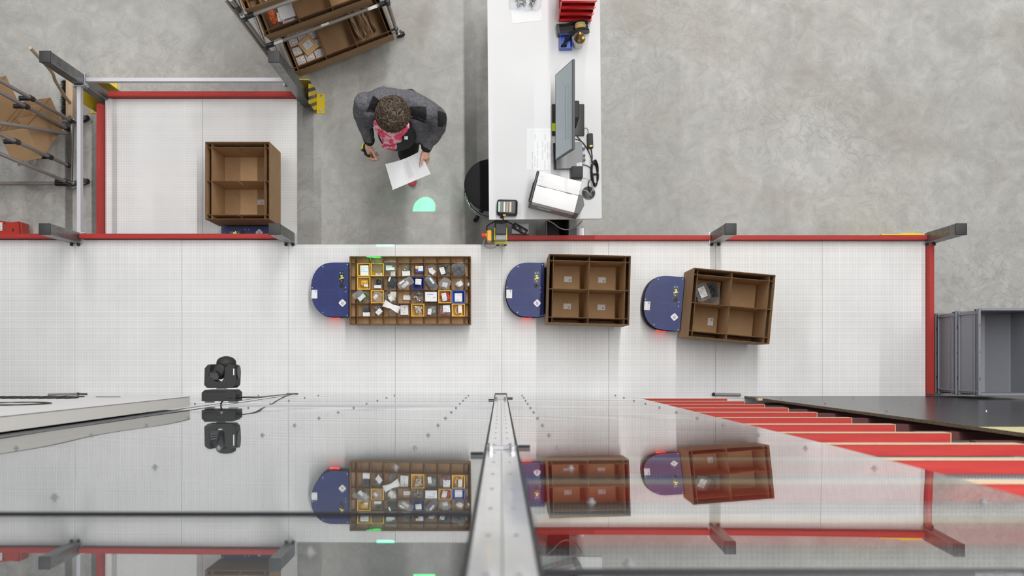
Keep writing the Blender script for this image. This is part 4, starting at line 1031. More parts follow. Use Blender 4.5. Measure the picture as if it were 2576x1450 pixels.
mb = MB(); mb.tube([A(978, 329, 1.418), A(985, 331.6, 1.416), A(992, 329, 1.418)], [.003, .0045, .003], 6); mb.build('lips', 'pink', pr0, 60)
for a, b, c, d in ((946, 399.5, 1.0035, 1), (1058, 417, 1.028, 0)):
    mb = MB(); mb.ball(A(a, b, c), (.0055, .0075, .002), 10, 5); mb.build('thumb_nail', 'beige', pr0, 60)
# clothes
mb = MB()
mb.ball(A(1001, 318, 1.14), (.152, .150, .20), 24, 16); mb.ball(A(1004, 300, .98), (.165, .140, .13), 20, 12); mb.ball(A(985, 305, 1.28), (.12, .10, .10)); mb.ball(A(1000, 334, 1.09), (.140, .128, .12), 20, 12)
organic('shirt', mb, 'vest', pr0, .009, 4, None, .004, 12)
mb = MB()
chain(mb, [A(928, 258, 1.352), A(958, 248, 1.375), A(1030, 258, 1.375), A(1078, 280, 1.345)], [.066, .078, .080, .074])
mb.ball(A(1002, 263, 1.26), (.205, .092, .16), 24, 16); mb.ball(A(1006, 272, 1.08), (.185, .115, .20), 24, 16); mb.ball(A(1010, 280, .92), (.19, .135, .10), 20, 12)
chain(mb, [A(918, 258, 1.352), A(909, 284, 1.25), A(917, 312, 1.15), A(925, 336, 1.09), A(929.5, 354, 1.053)], [.072, .060, .054, .047, .040])
chain(mb, [A(1078, 280, 1.345), A(1099, 296, 1.24), A(1096, 322, 1.13), A(1084, 346, 1.08), A(1073, 368, 1.05)], [.074, .072, .070, .060, .043])
chain(mb, [A(1046, 296, 1.30), A(1054, 325, 1.18), A(1056, 350, 1.07)], [.05, .045, .040])
chain(mb, [A(936, 280, 1.32), A(932, 310, 1.18)], [.066, .035]); mb.ball(A(948, 268, 1.335), .062); mb.ball(A(1066, 300, 1.24), (.06, .06, .08)); mb.ball(A(1068, 318, 1.15), (.045, .055, .08))
def px_of(c): q = c + off; s_ = S(q.z); return NX + q.x * s_, NY - q.y * s_
def jac(c, n_):
    x, y = px_of(c)
    if n_.z > .05 or n_.y < -.2:
        if y > 352 + (x - 929) * .03 and x < 946 and c.z + off.z < 1.085: return 1
        if x > 1050 and (x - 1058) * .72 + 361 < y and c.z + off.z < 1.09: return 1
    if n_.z > .15:
        if 921 < x < 958 and y > 240 - (x - 940) * -.9 * (x > 940) and y < 283 and y > 285 - (x - 920) * 2.4: return 1
        if 1030 < x < 1073 and 268 < y < 299 + (x - 1038) * .33: return 1
        if 1101 < x < 1123 and 278 + (x - 1101) * .35 < y < 320 and y < 318 + (x - 1095) * .25 - max(0, x - 1113) * 1.2: return 1
    return 0
organic('jacket', mb, ['fleece', 'patch'], pr0, .0046, 8, jac, .0065, 15)
mb = MB()
chain(mb, legF, [.105, .078, .062]); chain(mb, legB, [.105, .078, .062]); mb.ball(A(1010, 290, .95), (.17, .13, .12))
organic('trousers', mb, 'pants', pr0, .011, 4, None, .004, 12)
def shoe(heel, toe, lift):
    a, b = W(*heel), W(*toe)
    mb = MB(); chain(mb, [a, (a + b) / 2 + Vector((0, 0, .006)), b], [.040, .042, .036]); mb.ball(a + Vector((0, -.02, .03)), (.038, .05, .04))
    o = organic('shoe', mb, 'pink', pr0, .006, 3)
    d = (b - a); mb = MB(); X = Matrix.Translation((a + b) / 2) @ d.to_track_quat('X', 'Z').to_matrix().to_4x4()
    L = d.length; pts = superD(L * .5 + .03, .044, 10); poly = [(x, y) for x, y in pts] + [(-x, -y) for x, y in pts]
    mb.prism(poly, -.048, -.030, X); s_ = mb.build('sole', 'white', o, None)
    return o
shoe((-.706, 1.64, .050), (-.712, 1.465, .050), 0); shoe((-.720, 2.145, .125), (-.716, 1.99, .050), 1)
# scarf
mb = MB()
chain(mb, [A(950, 312, 1.36), A(958, 330, 1.35), A(974, 340, 1.335), A(996, 340, 1.335), A(1012, 330, 1.35), A(1020, 316, 1.36)], [.030, .030, .034, .034, .030, .026])
chain(mb, [A(962, 332, 1.345), A(968, 350, 1.31), A(984, 356, 1.30), A(1000, 350, 1.31)], [.026, .03, .032, .028])
mb.ball(A(978, 362, 1.25), (.046, .042, .040)); mb.ball(A(970, 366, 1.235), (.026, .030, .03)); mb.ball(A(990, 369, 1.235), (.024, .026, .03)); chain(mb, [A(962, 340, 1.335), A(982, 350, 1.325), A(1003, 345, 1.325)], [.018, .02, .016])
organic('scarf', mb, 'scarf', pr0, .006, 2, None, .008, 26)
X = Matrix.Translation(A(1021.5, 347, 1.283)) @ RX(math.radians(22))
mb = MB(); bars(mb, .024, .022, X, 4, 3); mb.build('shirt_badge', ['paper', 'ink'], pr0)
# wrist scanner
mb = MB(); chain(mb, [A(924, 358, 1.042), A(919.5, 372, 1.012), A(921, 386, .992), A(928, 393, .985)], [.016, .0165, .016, .012]); mb.ball(A(925, 389, .986), (.017, .016, .014))
g_ = organic('hand_strap', mb, 'patch', pr0, .005, 2)
X = Matrix.Translation(A(914, 372, 1.018)) @ RZ(-.25)
mb = MB(); mb.box((0, 0, 0), (.018, .052, .030), X, .004); mb.build('scanner', 'black', g_)
mb = MB(); mb.box((-.006, .006, .013), (.010, .040, .012), X, .003); mb.build('scanner_cover', 'neon', g_)
# hair: curly tufts
mb = MB(); rr = random.Random(9); hc = A(988, 288, 1.525)
RX_, RY_, RZ_ = .100, .107, .090
def hp(t_, a, lift):
    p = Vector((RX_ * math.sin(t_) * math.cos(a), RY_ * math.sin(t_) * math.sin(a), RZ_ * math.cos(t_)))
    n_ = Vector((p.x / RX_ ** 2, p.y / RY_ ** 2, p.z / RZ_ ** 2)).normalized()
    return hc + p + n_ * lift
mb.ball(hc, (RX_ + .004, RY_ + .004, RZ_ + .004), 24, 14, None, lambda v: v * (1 + .07 * nz(v, 30)))
for i in range(1500):
    a0 = rr.uniform(0, 2 * PI); t0 = rr.random() ** .62 * 1.62 + .02
    if math.sin(a0) < -.6 and t0 > 1.32: t0 -= .25
    cl = nz((math.cos(a0) * t0 * 2.2, math.sin(a0) * t0 * 2.2, 1), 1.6, 4)          # neighbouring locks bend the same way
    dt = rr.uniform(.30, .55); am = .55 * cl + rr.uniform(-.22, .22); ph = rr.uniform(-.6, .6); sg = 1 if cl > 0 else -1
    r0 = rr.uniform(.0022, .0046); hl = rr.uniform(.004, .016)
    pts = []
    for k in range(7):
        q = k / 6
        tt_ = t0 + dt * q * (1 - .35 * q * abs(cl) * 2); aa = a0 + (am * (1 - math.cos(2.6 * q)) + sg * .10 * math.sin(5.5 * q + ph)) / max(.35, math.sin(max(.2, tt_)))
        pts.append(hp(tt_, aa, -.002 + hl * math.sin(PI * min(1, q * .85 + .1)) + .004 * q))
    mb.mtl(rr.choice((0, 0, 0, 1, 2, 2)) if cl < .15 else rr.choice((0, 1, 1, 2))); mb.tube(pts, [r0 * .6, r0, r0 * 1.1, r0, r0 * .85, r0 * .6, r0 * .2], 5)
mb.build('hair', ['hair', 'hair_lt', 'hair_dk'], pr0, 80)
# the papers in her hand
q = [at(969, 413, .992), at(1056, 381, 1.012), at(1083, 438, 1.012), at(988, 478, .985)]
def pap(u, v):
    p = q[0].lerp(q[1], u).lerp(q[3].lerp(q[2], u), v)
    d = Vector((0, 0, .012 * math.sin(PI * u) * (1 - v)))
    bow = (q[1] - q[0]).normalized().cross(Vector((0, 0, 1)))
    return p - Vector((bow.x, bow.y, 0)) * (-.010 * math.sin(PI * u) * (1 - v)) + d * -.5
for k in range(2):
    mb = MB(); mb.sheet(lambda u, v: pap(u, v) + Vector((.0015 * k, .001 * k, -.0022 * k)), 14, 10, .0008)
    if k == 0:
        mb.mtl(1); r_ = random.Random(3)
        def bar_(u0, u1, v0, v1): mb.sheet(lambda a, b: pap(u0 + (u1 - u0) * a, v0 + (v1 - v0) * b) + Vector((0, 0, .0009)), 2, 6, .0003)
        for i in range(10): bar_(.46 + i * .016, .466 + i * .016, .12, .12 + .76 * r_.uniform(.9, 1))
        bar_(.41, .414, .10, .78); bar_(.68, .684, .06, .42); bar_(.72, .724, .3, .8); bar_(.90, .93, .25, .6); bar_(.94, .96, .25, .52)
    o = mb.build('paper_sheet', ['paper', 'ink_lt'], None, 60)
    tag(o, ('printed white sheet held on top in the person\'s hand', 'second sheet held just below the printed top sheet')[k], 'sheet of paper', 'papers in the person\'s hand')

# ------------------------------------------------------------------ trolley at the top
tr_a = math.radians(20.1); TO = Vector((-1.735, 2.343, 0))
t = thing('shelf_trolley', 'pipe trolley with brown boxes beside the walkway', 'trolley', TO, tr_a)
TW, TD, TH = .960, .60, 1.62; pr_ = .014
for x in (0, TW):
    for y in (0, TD):
        mb = MB(); mb.cyl((x, y, .10), (x, y, TH), pr_); mb.build('post', 'pipe', t, 40)
        c_ = MB(); c_.cyl((x, y, .070), (x, y, .10), .018); c_.box((x + .012, y - .014, .075), (.05, .030, .012), RZ(0)); fk = c_.build('caster', 'chrome', t, 40)
        c_ = MB(); c_.cyl((x + .022, y - .03, .034), (x + .022, y - .008, .034), .034, n=18); c_.build('wheel', 'rubber', fk, 40)
mb = MB(); mb.cyl((-.030, .016, .10), (-.030, .016, TH), pr_ * .9); mb.build('post', 'pipe', t, 40)
for z in (.115, .705, 1.295):
    for y in (0, TD):
        mb = MB(); mb.cyl((.03, y, z), (TW - .03, y, z), pr_); mb.build('shelf_tube', 'pipe', t, 40)
    for x in (0, TW):
        mb = MB(); mb.cyl((x, .02, z - .010), (x, TD - .02, z - .010), pr_ * .8); mb.build('shelf_tube', 'pipe', t, 40)
        for y in (0, TD):
            mb = MB(); mb.cyl((x, y, z - .03), (x, y, z + .03), .020); s_ = 1 if x == 0 else -1; mb.cyl((x, y, z), (x + s_ * .07, y, z), .0185); mb.build('joint', 'black', t, 40)
for z in (1.46,):
    mb = MB(); mb.cyl((0, 0, z - .03), (0, 0, z + .05), .022); mb.cyl((0, 0, z + .04), (-.01, .10, z + .10), .018); mb.build('joint', 'black', t, 40)
for x, z in ((.10, .705), (TW - .12, .705)):
    mb = MB(); bars(mb, .07, .022, T(x, -.006, z + .0155), 3, int(x * 9)); mb.build('shelf_label', ['paper', 'ink'], t)
mb = MB(); bars(mb, .06, .016, T(.47, -.002, .705 + .0152), 2, 8); mb.build('shelf_label', ['paper', 'ink'], t)
mb = MB(); bars(mb, .028, .03, T(.0, -.012, 1.36) @ RX(1.2), 2, 6); mb.build('post_label', ['paper', 'ink_dk'], t)
TILT = math.radians(11.5)
def shelf_box(label, zr, L, W_, H, p_left, ang, xs, ys, notch=.018):
    p = at(p_left[0], p_left[1], zr); a = math.radians(ang)
    R = RZ(a) @ RX(TILT); loc = p - R @ Vector((-L / 2, -W_ / 2, H))
    o = carton('carton', label, loc.x, loc.y, loc.z, L, W_, H, a, xs, ys, 'cardboard box', 'boxes on the pipe trolley', dz=notch, tilt=(TILT, 0, a))
    XX = T(*loc) @ R; iv = (T(*TO) @ RZ(tr_a)).inverted()
    for y in (-W_ / 2 + .06, W_ / 2 - .05):                   # inclined pipes the box rests on
        q = [iv @ (XX @ Vector((x, y, -.0132))) for x in (-L / 2, L / 2)]
        q[0].x = .012; q[1].x = TW - .012; mb = MB(); mb.cyl(q[0], q[1], .0125); mb.build('shelf_tube', 'pipe', t, 40)
    return o, XX, a
L_, Wb = .81, .52
dvx = (-L_ / 2 + .030, -L_ / 2 + .03 + .235, -L_ / 2 + .03 + .49, L_ / 2 - .03)
bl, XL, aL = shelf_box('open brown box on the lowest trolley shelf', .43, L_, Wb, .28, (741, 183), 21.2, dvx, (-Wb / 2 + .036, Wb / 2 - .04))
bm_, XM, aM = shelf_box('open brown box on the middle trolley shelf', .88, L_, Wb, .26, (667, 91), 20.0, dvx, (-Wb / 2 + .036, Wb / 2 - .04))
bu, XU, aU = shelf_box('shallow brown box on the top trolley shelf', 1.365, L_, Wb, .14, (614.5, 26), 19.6, (-L_ / 2 + .035, -L_ / 2 + .115, -L_ / 2 + .22, .0, .2), (-Wb / 2 + .07, 0, .12))
# small labelled cartons, three columns by four rows
n_ = 0
rown = ('front', 'second', 'third', 'fourth')
for r in range(4):
    for c_ in range(3):
        if (c_, r) == (2, 2): pass
        p = XL @ Vector((-L_ / 2 + .0735 + c_ * .0757, -Wb / 2 + .085 + r * .072, .0))
        hgt = .16 + .006 * ((c_ * 2 + r) % 3)
        tt = thing('small_carton', 'small labelled carton, %s row from the front, %s' % (rown[r], ('left by the box side', 'middle of the row', 'beside the divider')[c_]), 'carton', XL @ Vector((-L_ / 2 + .0735 + c_ * .0757, -Wb / 2 + .085 + r * .072, .0062)), 0, 'small labelled cartons in the trolley box', rot=(TILT, 0, aL + random.uniform(-.02, .02)))
        mb = MB(); mb.box((0, 0, hgt / 2), (.073, .067, hgt), None, .0015); mb.build('body', 'card_lt', tt)
        mb = MB(); bars(mb, .064, .050, T(0, 0, hgt + .0006), 4, 60 + n_, 1, 0); mb.build('printed_label', ['paper', 'ink_dk'], tt); n_ += 1
p = XL @ Vector((-L_ / 2 + .17, -Wb / 2 + .165, .182))
tt = thing('flat_carton', 'brown labelled carton lying askew on the small cartons', 'carton', p, rot=(TILT + .02, 0, aL + .35))
mb = MB(); mb.box((0, 0, .012), (.118, .120, .024), None, .002); mb.build('body', 'card_lt', tt)
mb = MB(); bars(mb, .064, .05, T(.0, .004, .0246), 4, 80); mb.build('printed_label', ['paper', 'ink_dk'], tt)
def crumple(m, L, Wd, H, seed):
    m.sheet(lambda u, v: ((u - .5) * L + .012 * nz((u * 5, v * 5, 0), 1, seed), (v - .5) * Wd + .01 * nz((u * 4, v * 6, 3), 1, seed), H * (.5 + .5 * abs(math.sin(4 * u + seed))) + .03 * nz((u * 7, v * 7, 1), 1, seed)), 14, 18, .002)
for i, (x, L2, ang, lb) in enumerate(((.17, .07, .05, 'crumpled brown paper sheet leaning in the right cell'), (.25, .06, .12, 'folded brown paper strip in the right cell of the lowest box'))):
    p = XL @ Vector((x, .0, .05)); mb = MB(); crumple(mb, L2, .36, .15, i * 3 + 1); o = mb.build('packing_paper', 'kraft', None, 60, p, aL + ang); o.rotation_euler = (TILT, 0, aL + ang); tag(o, lb, 'packing paper', 'packing paper in the trolley box')
p = XM @ Vector((-L_ / 2 + .090, -Wb / 2 + .13, .075))
bag('parts_bag', 'orange bag in the middle trolley box', p.x, p.y, p.z, .092, .14, .10, aM + .1, ('slab', 'orange'), (.05, -.03, .045, .062, -.3), 'film', 71, None, tilt=TILT)
for k, (dx, dy, dz, lb) in enumerate(((.202, .100, .0078, 'white printed carton underneath in the middle trolley box'), (.203, .132, .1352, 'white printed carton on top in the middle trolley box'))):
    tt = thing('white_carton', lb, 'carton', XM @ Vector((-L_ / 2 + dx, -Wb / 2 + dy, dz)), rot=(TILT, 0, aM - .05), group='white cartons with red print')
    hh = .126 if k == 0 else .055
    mb = MB(); mb.box((0, 0, hh / 2), (.115, .115, hh), None, .0015); mb.build('body', 'paper', tt)
    mb = MB(); mb.text('ABB', .022, T(-.034, .040 if k else -.044, hh + .0006)); mb.build('red_lettering', 'abb', tt)
    mb = MB(); mb.box((.02, .03, hh + .0004), (.035, .003, .0004)); mb.build('fine_print', 'ink', tt)
p = XU @ Vector((-L_ / 2 + .165, -Wb / 2 + .036, .06)); bag('screw_bag', 'clear bag of screws in the top trolley box', p.x, p.y, p.z, .092, .056, .04, aU, ('bits', 'silver'), None, 'film', 75, None, cn=14, csz=.014)
p = XU @ Vector((-L_ / 2 + .17, -Wb / 2 + .15, .05))
one('white_slip', 'white paper slip in the top trolley box', 'sheet of paper', 'paper', lambda m: m.box((0, 0, .02), (.085, .10, .04), None, .001), p, aU)

# ------------------------------------------------------------------ rack at the left edge, broom, red truck
t = thing('pipe_rack', 'grey pipe rack on casters at the left edge', 'pipe rack', (-3.42, 1.69, 0))
RO = Vector((-3.42, 1.69, 0)); R_H = 1.75
def rp(px, py, z): return at(px, py, z) - RO
posts = {}
for k, (px, py, z0) in enumerate(((182, 306, .12), (171, 325, .12), (175, 418, .12), (178, 462, .12))):
    b = rp(px, py, z0); mb = MB(); mb.cyl(b, b + Vector((0, 0, R_H)), .014); mb.build('post', 'pipe', t, 40); posts[k] = b
    mb = MB(); mb.cyl(b - Vector((0, 0, .02)), b + Vector((0, 0, .05)), .019); mb.build('joint', 'black', t, 40)
b = rp(172, 337, .12); mb = MB(); mb.cyl(b, rp(-40, 303, 1.45), .014); mb.build('brace', 'pipe', t, 40)
for k, zz in ((0, .79), (1, .80), (2, .46), (3, .20), (2, .96)):
    b = posts[k] + Vector((0, 0, zz - .12)); mb = MB(); mb.cyl(b - Vector((0, 0, .03)), b + Vector((0, 0, .03)), .020); mb.cyl(b, b - Vector((.085, 0, 0)), .018); mb.build('joint', 'black', t, 40)
mb = MB(); mb.cyl(posts[0], posts[3], .016); mb.build('base_pipe', 'pipe', t, 40)
mb = MB(); mb.cyl(posts[3], posts[3] - Vector((1.0, -.0, 0)), .016); mb.build('base_pipe', 'pipe', t, 40)
mb = MB(); mb.cyl(posts[0], posts[0] - Vector((1.0, 0, 0)), .016); mb.build('base_pipe', 'pipe', t, 40)
mb = MB(); mb.cyl(posts[3] + Vector((-.02, 0, 0)), posts[3] - Vector((.12, 0, 0)), .021); mb.build('joint', 'black', t, 40)
for px, py, a in ((200, 303, .5), (200, 462, .35)):
    p = rp(px, py, .06); p.z = 0
    mb = MB(); mb.cyl(p + Vector((-.05, 0, .095)), p + Vector((-.05, 0, .12)), .024); mb.box((.0, 0, .085), (.13, .044, .022), Matrix.Translation(p) @ RZ(a), .006); mb.box((-.0, .022, .06), (.10, .004, .06), Matrix.Translation(p) @ RZ(a)); fk = mb.build('caster', 'chrome', t, 40)
    mb = MB(); X = Matrix.Translation(p + Vector((.035, .018, .0375))) @ RZ(a); mb.lathe([(0, -.014), (.034, -.014), (.0375, -.008), (.0375, .008), (.034, .014), (0, .014)], 20, X @ RX(PI / 2)); mb.build('wheel', 'rubber', fk, 40)
def tilted(label, rim, zr):
    u = Vector((-.13, .76, .62)).normalized(); e1 = Vector((.06, -.75, .65)); e1 = (e1 - u * e1.dot(u)).normalized(); e2 = u.cross(e1)
    R = Matrix((e1, e2, u)).transposed().to_4x4(); L, W_, H = .54, .22, .25
    o = carton('carton', label, 0, 0, 0, L, W_, H, 0, (-L / 2 + .035, 0, L / 2 - .035), (-W_ / 2 + .03, W_ / 2 - .03), 'cardboard box', 'tilted boxes on the pipe rack')
    c = at(rim[0], rim[1], zr) - u * H - e2 * (W_ / 2); o.location = c; o.rotation_euler = R.to_euler()
    for k in (-.06, .06):
        p = c - u * .0135 + e2 * k - RO; mb = MB(); mb.cyl(p - e1 * .20, p + e1 * .30, .0125); mb.build('slanted_pipe', 'pipe', t, 40)
    return o
tilted('brown box tilted on the pipe rack, nearer the broom', (98.2, 282.5), .52)
tilted('brown box tilted on the pipe rack, cut by the photo edge', (-18, 228), .71)
t = thing('broom', 'wooden broom with black bristles leaning by the back post', 'broom', at(168, 247, 0))
BO = at(168, 247, 0)
y0b, y1b = at(0, 305, .04).y - BO.y, at(0, 198, .04).y - BO.y
mb = MB(); mb.bx(at(167, 0, .045).x - BO.x, at(185, 0, .045).x - BO.x, y0b, y1b, .012, .062, bev=.006, seg=2); mb.build('block', 'broomwood', t, 40)
mb = MB(); rr = random.Random(2); xb = at(167, 0, .04).x - BO.x
for i in range(360):
    y = rr.uniform(y0b + .01, y1b - .01); z = rr.uniform(.018, .056); L = rr.uniform(.032, .052)
    mb.tube([(xb + .004, y, z), (xb - L * .6, y + rr.uniform(-.004, .004), z - rr.uniform(0, .004)), (xb - L, y + rr.uniform(-.01, .01), max(.004, z - rr.uniform(.0, .014)))], [.0016, .0014, .0006], 4)
mb.build('bristles', 'bristle', t)
hp_ = [at(176, 258, .06), at(166, 246, .16), at(140, 205, .46), at(128, 178, .66), at(76, 120, 1.02)]
mb = MB(); mb.tube(spline([p - BO for p in hp_], 6), .0125, 12); mb.build('handle', 'broomwood', t, 60)
t = thing('pallet_truck', 'orange red pallet truck end beside the left edge board', 'pallet truck', (-3.97, 1.12, 0))
def tp(px, py, z): v = at(px, py, z); return v.x + 3.97, v.y - 1.12
q0, q1 = tp(-40, 556, .16), tp(46, 556, .16)
poly = [tp(-60, 554, .16), tp(0, 555.5, .16), tp(28, 559, .16), tp(46, 557, .16), tp(50, 600, .16), tp(-60, 600, .16)]
mb = MB(); mb.prism(poly, .05, .155); mb.build('fork', 'jackred', t)
poly = [tp(46.5, 557.5, .155), tp(53, 559, .155), tp(57, 600, .155), tp(50.5, 600, .155)]
mb = MB(); mb.prism(poly, .03, .14); mb.build('fork_tip', 'jackred', t)
mb = MB(); x, y = tp(-4, 570, .16); bars(mb, .058, .066, T(x, y, .1558), 3, 5); mb.build('type_plate', ['paper', 'ink'], t)
mb = MB(); x, y = tp(10.8, 570, .16); mb.box((x, y, .1556), (.010, .062, .001), None); d_ = mb.build('black_sticker', 'black', t)
mb = MB(); mb.box((x, y + .006, .1562), (.004, .022, .0006)); mb.box((x, y - .016, .1562), (.004, .014, .0006)); mb.build('sticker_print', 'grey_part', d_)
mb = MB(); x, y = tp(32, 579, .16); mb.box((x, y, .1556), (.012, .022, .0012), RZ(0)); mb.build('slot', 'black', t)
for k in range(2): mb = MB(); mb.cyl((.05 - .5 * k, -.05, .03), (.05 - .5 * k, .02, .03), .03); mb.build('wheel', 'rubber', t, 40)
# ------------------------------------------------------------------ rack wall below the camera
HT = 8.2
BOW = [0.0]
for i_ in range(400):
    zz = 4.5 + i_ * .01
    BOW.append(BOW[-1] + .01 / (1 + math.exp(-(zz - 5.62) / .13)) * (1 - .30 / (1 + math.exp(-(zz - 6.32) / .10))))
def wob(x, z, tilt):
    a = .00030 * math.sin(2 * PI * (z - .35) / (LV * 2.0) + 1.3 * x) + .00022 * math.sin(2 * PI * z / 1.63 + 2.1 * x + 1) + .0008 * nz((x * 1.3, 0, z * .9), 1, 5)
    if tilt:
        k = .82
        a -= tilt * k * BOW[max(0, min(len(BOW) - 1, int((z - 4.5) / .01)))]
    return a
def pane(label, x0, x1, z0, z1, tilt, cols):
    t = thing('clear_sheet', label, 'clear sheet', ((x0 + x1) / 2, YW, z0), 0, 'clear plastic sheets of the rack front')
    cx = (x0 + x1) / 2; th = .004; nu = max(4, int((x1 - x0) / .05)); nv = max(8, int((z1 - z0) / .035))
    mb = MB()
    f_ = lambda u, v: Vector((x0 + (x1 - x0) * u - cx, wob(x0 + (x1 - x0) * u, z0 + (z1 - z0) * v, tilt), (z1 - z0) * v))
    g = [f_(i / nu, j / nv) for i in range(nu + 1) for j in range(nv + 1)]; n = nv + 1
    fs = [[i * n + j, (i + 1) * n + j, (i + 1) * n + j + 1, i * n + j + 1] for i in range(nu) for j in range(nv)]
    o_ = len(g); g2 = g + [p - Vector((0, th, 0)) for p in g]
    fs2 = fs + [[a + o_ for a in q][::-1] for q in fs]
    rim = [i * n for i in range(nu + 1)] + [nu * n + j for j in range(1, n)] + [i * n + nv for i in range(nu - 1, -1, -1)] + [j for j in range(nv - 1, 0, -1)]
    for a in range(len(rim)): p, q = rim[a], rim[(a + 1) % len(rim)]; fs2.append([q, p, p + o_, q + o_])
    mb.add(g2, fs2); mb.build('sheet', 'pane', t, 20)
    for X_ in cols:
        k = 0
        while True:
            z = ZM + LV * (k + .78); k += 1
            if z > z1 - .05: break
            if z < z0 + .05 or not x0 < X_ < x1: continue
            y = wob(X_, z, tilt)
            mb = MB(); Xm = T(X_ - cx, y, z - z0) @ RX(-PI / 2)
            mb.lathe([(.0, .0), (.0075, .0), (.0075, .0012), (.0035, .0022), (.0035, .0065), (0, .0065)], 8, Xm); mb.build('screw', 'mdgrey', t, 40)
    return t
pane('clear sheet right of the central upright, reflecting the two right boxes', .047, .909, ZM + .004, 6.728, .019, (.152, .807))
pane('clear sheet left of the central upright, below the grey rail', -1.497, -.042, ZM + .004, 2.682, 0, (-.226, -.745, -1.28))
pane('tall clear sheet left of the central upright, reflecting the parts tray', -1.497, -.042, 2.696, 6.334, 0, (-.226, -.745, -1.28))
pane('clear sheet above the black joint, left of the central upright', -1.497, -.042, 6.345, HT, 0, (-.226, -.745, -1.28))
pane('clear sheet above the black joint, right of the central upright', .047, .909, 6.742, HT, .0, (.152, .807))
pane('clear sheet behind the white sign board', -3.05, -1.583, ZM + .004, HT, 0, (-1.70,))
one('rail', 'thin grey rail across the sheets beside the stage light', 'rail', 'alu', lambda m: m.bx(-1.44, -.045, YW - .004, YW + .006, 2.6835, 2.6945), (0, 0, 0))
one('joint_strip', 'black joint strip left of the central upright', 'joint strip', 'gasket', lambda m: m.bx(-1.497, -.045, YW - .006, YW + .003, 6.3355, 6.3435), (0, 0, 0), group='black joint strips')
one('joint_strip', 'black joint strip right of the central upright', 'joint strip', 'gasket', lambda m: m.bx(.047, 2.6, YW - .006, YW + .003, 6.7295, 6.7405), (0, 0, 0), group='black joint strips')
# uprights
def upright(label, xc, w_=.083, y0=YW, m_='alu_lt', det=False, ztop=HT, gask=True):
    t = thing('rack_upright', label, 'upright', (xc, y0, ZM + .001), group='uprights of the rack front')
    h = ztop - ZM - .001
    mb = MB(); mb.bx(-w_ / 2 + .0037, w_ / 2 - .0037, -.05, 0, .008, h); mb.build('profile', m_, t)
    if gask:
        for s in (-1, 1):
            mb = MB(); mb.bx(s * (w_ / 2 - .0035), s * (w_ / 2 + .0025), -.03, .0012, .008, h); mb.build('gasket', 'gasket', t)
    mb = MB(); mb.bx(-w_ / 2 - .002, w_ / 2 + .002, -.05, .006, 0, .0078); mb.build('foot_cap', 'black', t)
    if det:
        mb = MB(); mb.bx(-.0008, .0008, 0, .0006, .02, h)
        z = .25
        while z < h - .1:
            for s in (-1, 1): mb.box((s * .018, .0004, z), (.006, .001, .012))
            z += LV / 2
        mb.build('slot_line', 'mdgrey', t)
        for z in (1.72 - ZM, 5.25 - ZM):
            mb = MB(); mb.bx(-w_ / 2 + .004, w_ / 2 - .004, .0008, .010, z, z + .028); br = mb.build('bracket', 'alu', t)
            for s in (-1, 1):
                for q in (-1, 1):
                    mb = MB(); mb.cyl((s * .028, .0008, z + .014 + q * .045), (s * .028, .013, z + .014 + q * .045), .008, n=6); mb.build('bolt', 'zinc', br)
        for s, z in ((-1, 5.42 - ZM), (1, 5.22 - ZM), (-1, 1.9 - ZM), (1, 1.62 - ZM)):
            mb = MB(); mb.bx(s * (w_ / 2 + .0027), s * (w_ / 2 + .034), .001, .008, z, z + .018); mb.build('clip', 'black', t)
    return t
upright('light grey central upright of the rack front', .0025, det=True)
upright('upright behind the stage light and white sign', -1.540, .080, m_='alu_lt')
upright('upright with a black foot at the far left of the rack', -3.10, .080, m_='alu_lt')
upright('upright between red level boards and dark panel', 1.603, .070, y0=-.292, m_='mdgrey', gask=False)
upright('upright behind the dark panel at the right', 3.10, .070, y0=-.30, m_='mdgrey', gask=False)
for i, (x, lb) in enumerate(((1.575, 'short grey pipe with black cap at the foot of the red boards'), (-3.12, 'short grey pipe with black cap at the foot of the sign'))):
    t = thing('foot_pipe', lb, 'pipe', (x, -.225, ZM + .014), 0, 'capped pipes at the rack foot')
    mb = MB(); mb.cyl((0, 0, 0), (.20 if i == 0 else -.22, -.004, 0), .011); mb.build('tube', 'pipe', t, 40)
    mb = MB(); mb.ball((0, 0, 0), .0135, 12, 8); mb.build('end_cap', 'black', t, 60)
# rack levels behind the right sheet
OR = ('lowest', 'second', 'third', 'fourth', 'fifth', 'sixth', 'seventh', 'eighth', 'ninth', 'tenth', 'eleventh', 'twelfth', 'thirteenth', 'fourteenth')
for k in range(1, 14):
    z = ZM + LV * k
    mb = MB(); mb.bx(.055, 1.554, -.034, 0, 0, .055)
    mb.mtl(1); mb.bx(.055, 1.5545, -.0012, .0012, .0, .055); mb.bx(1.5543, 1.5562, -.034, .0012, 0, .0552)
    o = mb.build('level_board', ['red_wood', 'raw_wood'], None, None, (0, -.2395, z)); tag(o, 'red edge board of a rack level, %s from the bottom' % OR[k - 1], 'level board', 'red level boards of the rack')
    mb = MB(); mb.bx(.055, 1.556, -.75, 0, -.018, -.0005); o = mb.build('level_deck', 'perf', None, None, (0, -.2395, z)); tag(o, 'white perforated rack deck, %s level from the bottom' % OR[k - 1], 'level deck', 'perforated decks of the rack')
    mb = MB(); mb.bx(1.645, 2.60, -.034, 0, 0, .05); o = mb.build('inner_board', 'shaded_red', None, None, (0, -.268, z)); tag(o, 'red board with painted-in shade behind the dark panel, %s from the bottom' % OR[k - 1], 'level board', 'red boards with painted-in shade behind the dark panel')  # the recess's shade is painted into the dark colour of these boards
one('backing_sheet', 'grey sheet metal backing left of the central upright', 'backing sheet', 'backing', lambda m: m.bx(-1.49, -.048, -.262, -.258, 0, HT - ZM - .002), (0, 0, ZM + .001), group='grey backing sheets')
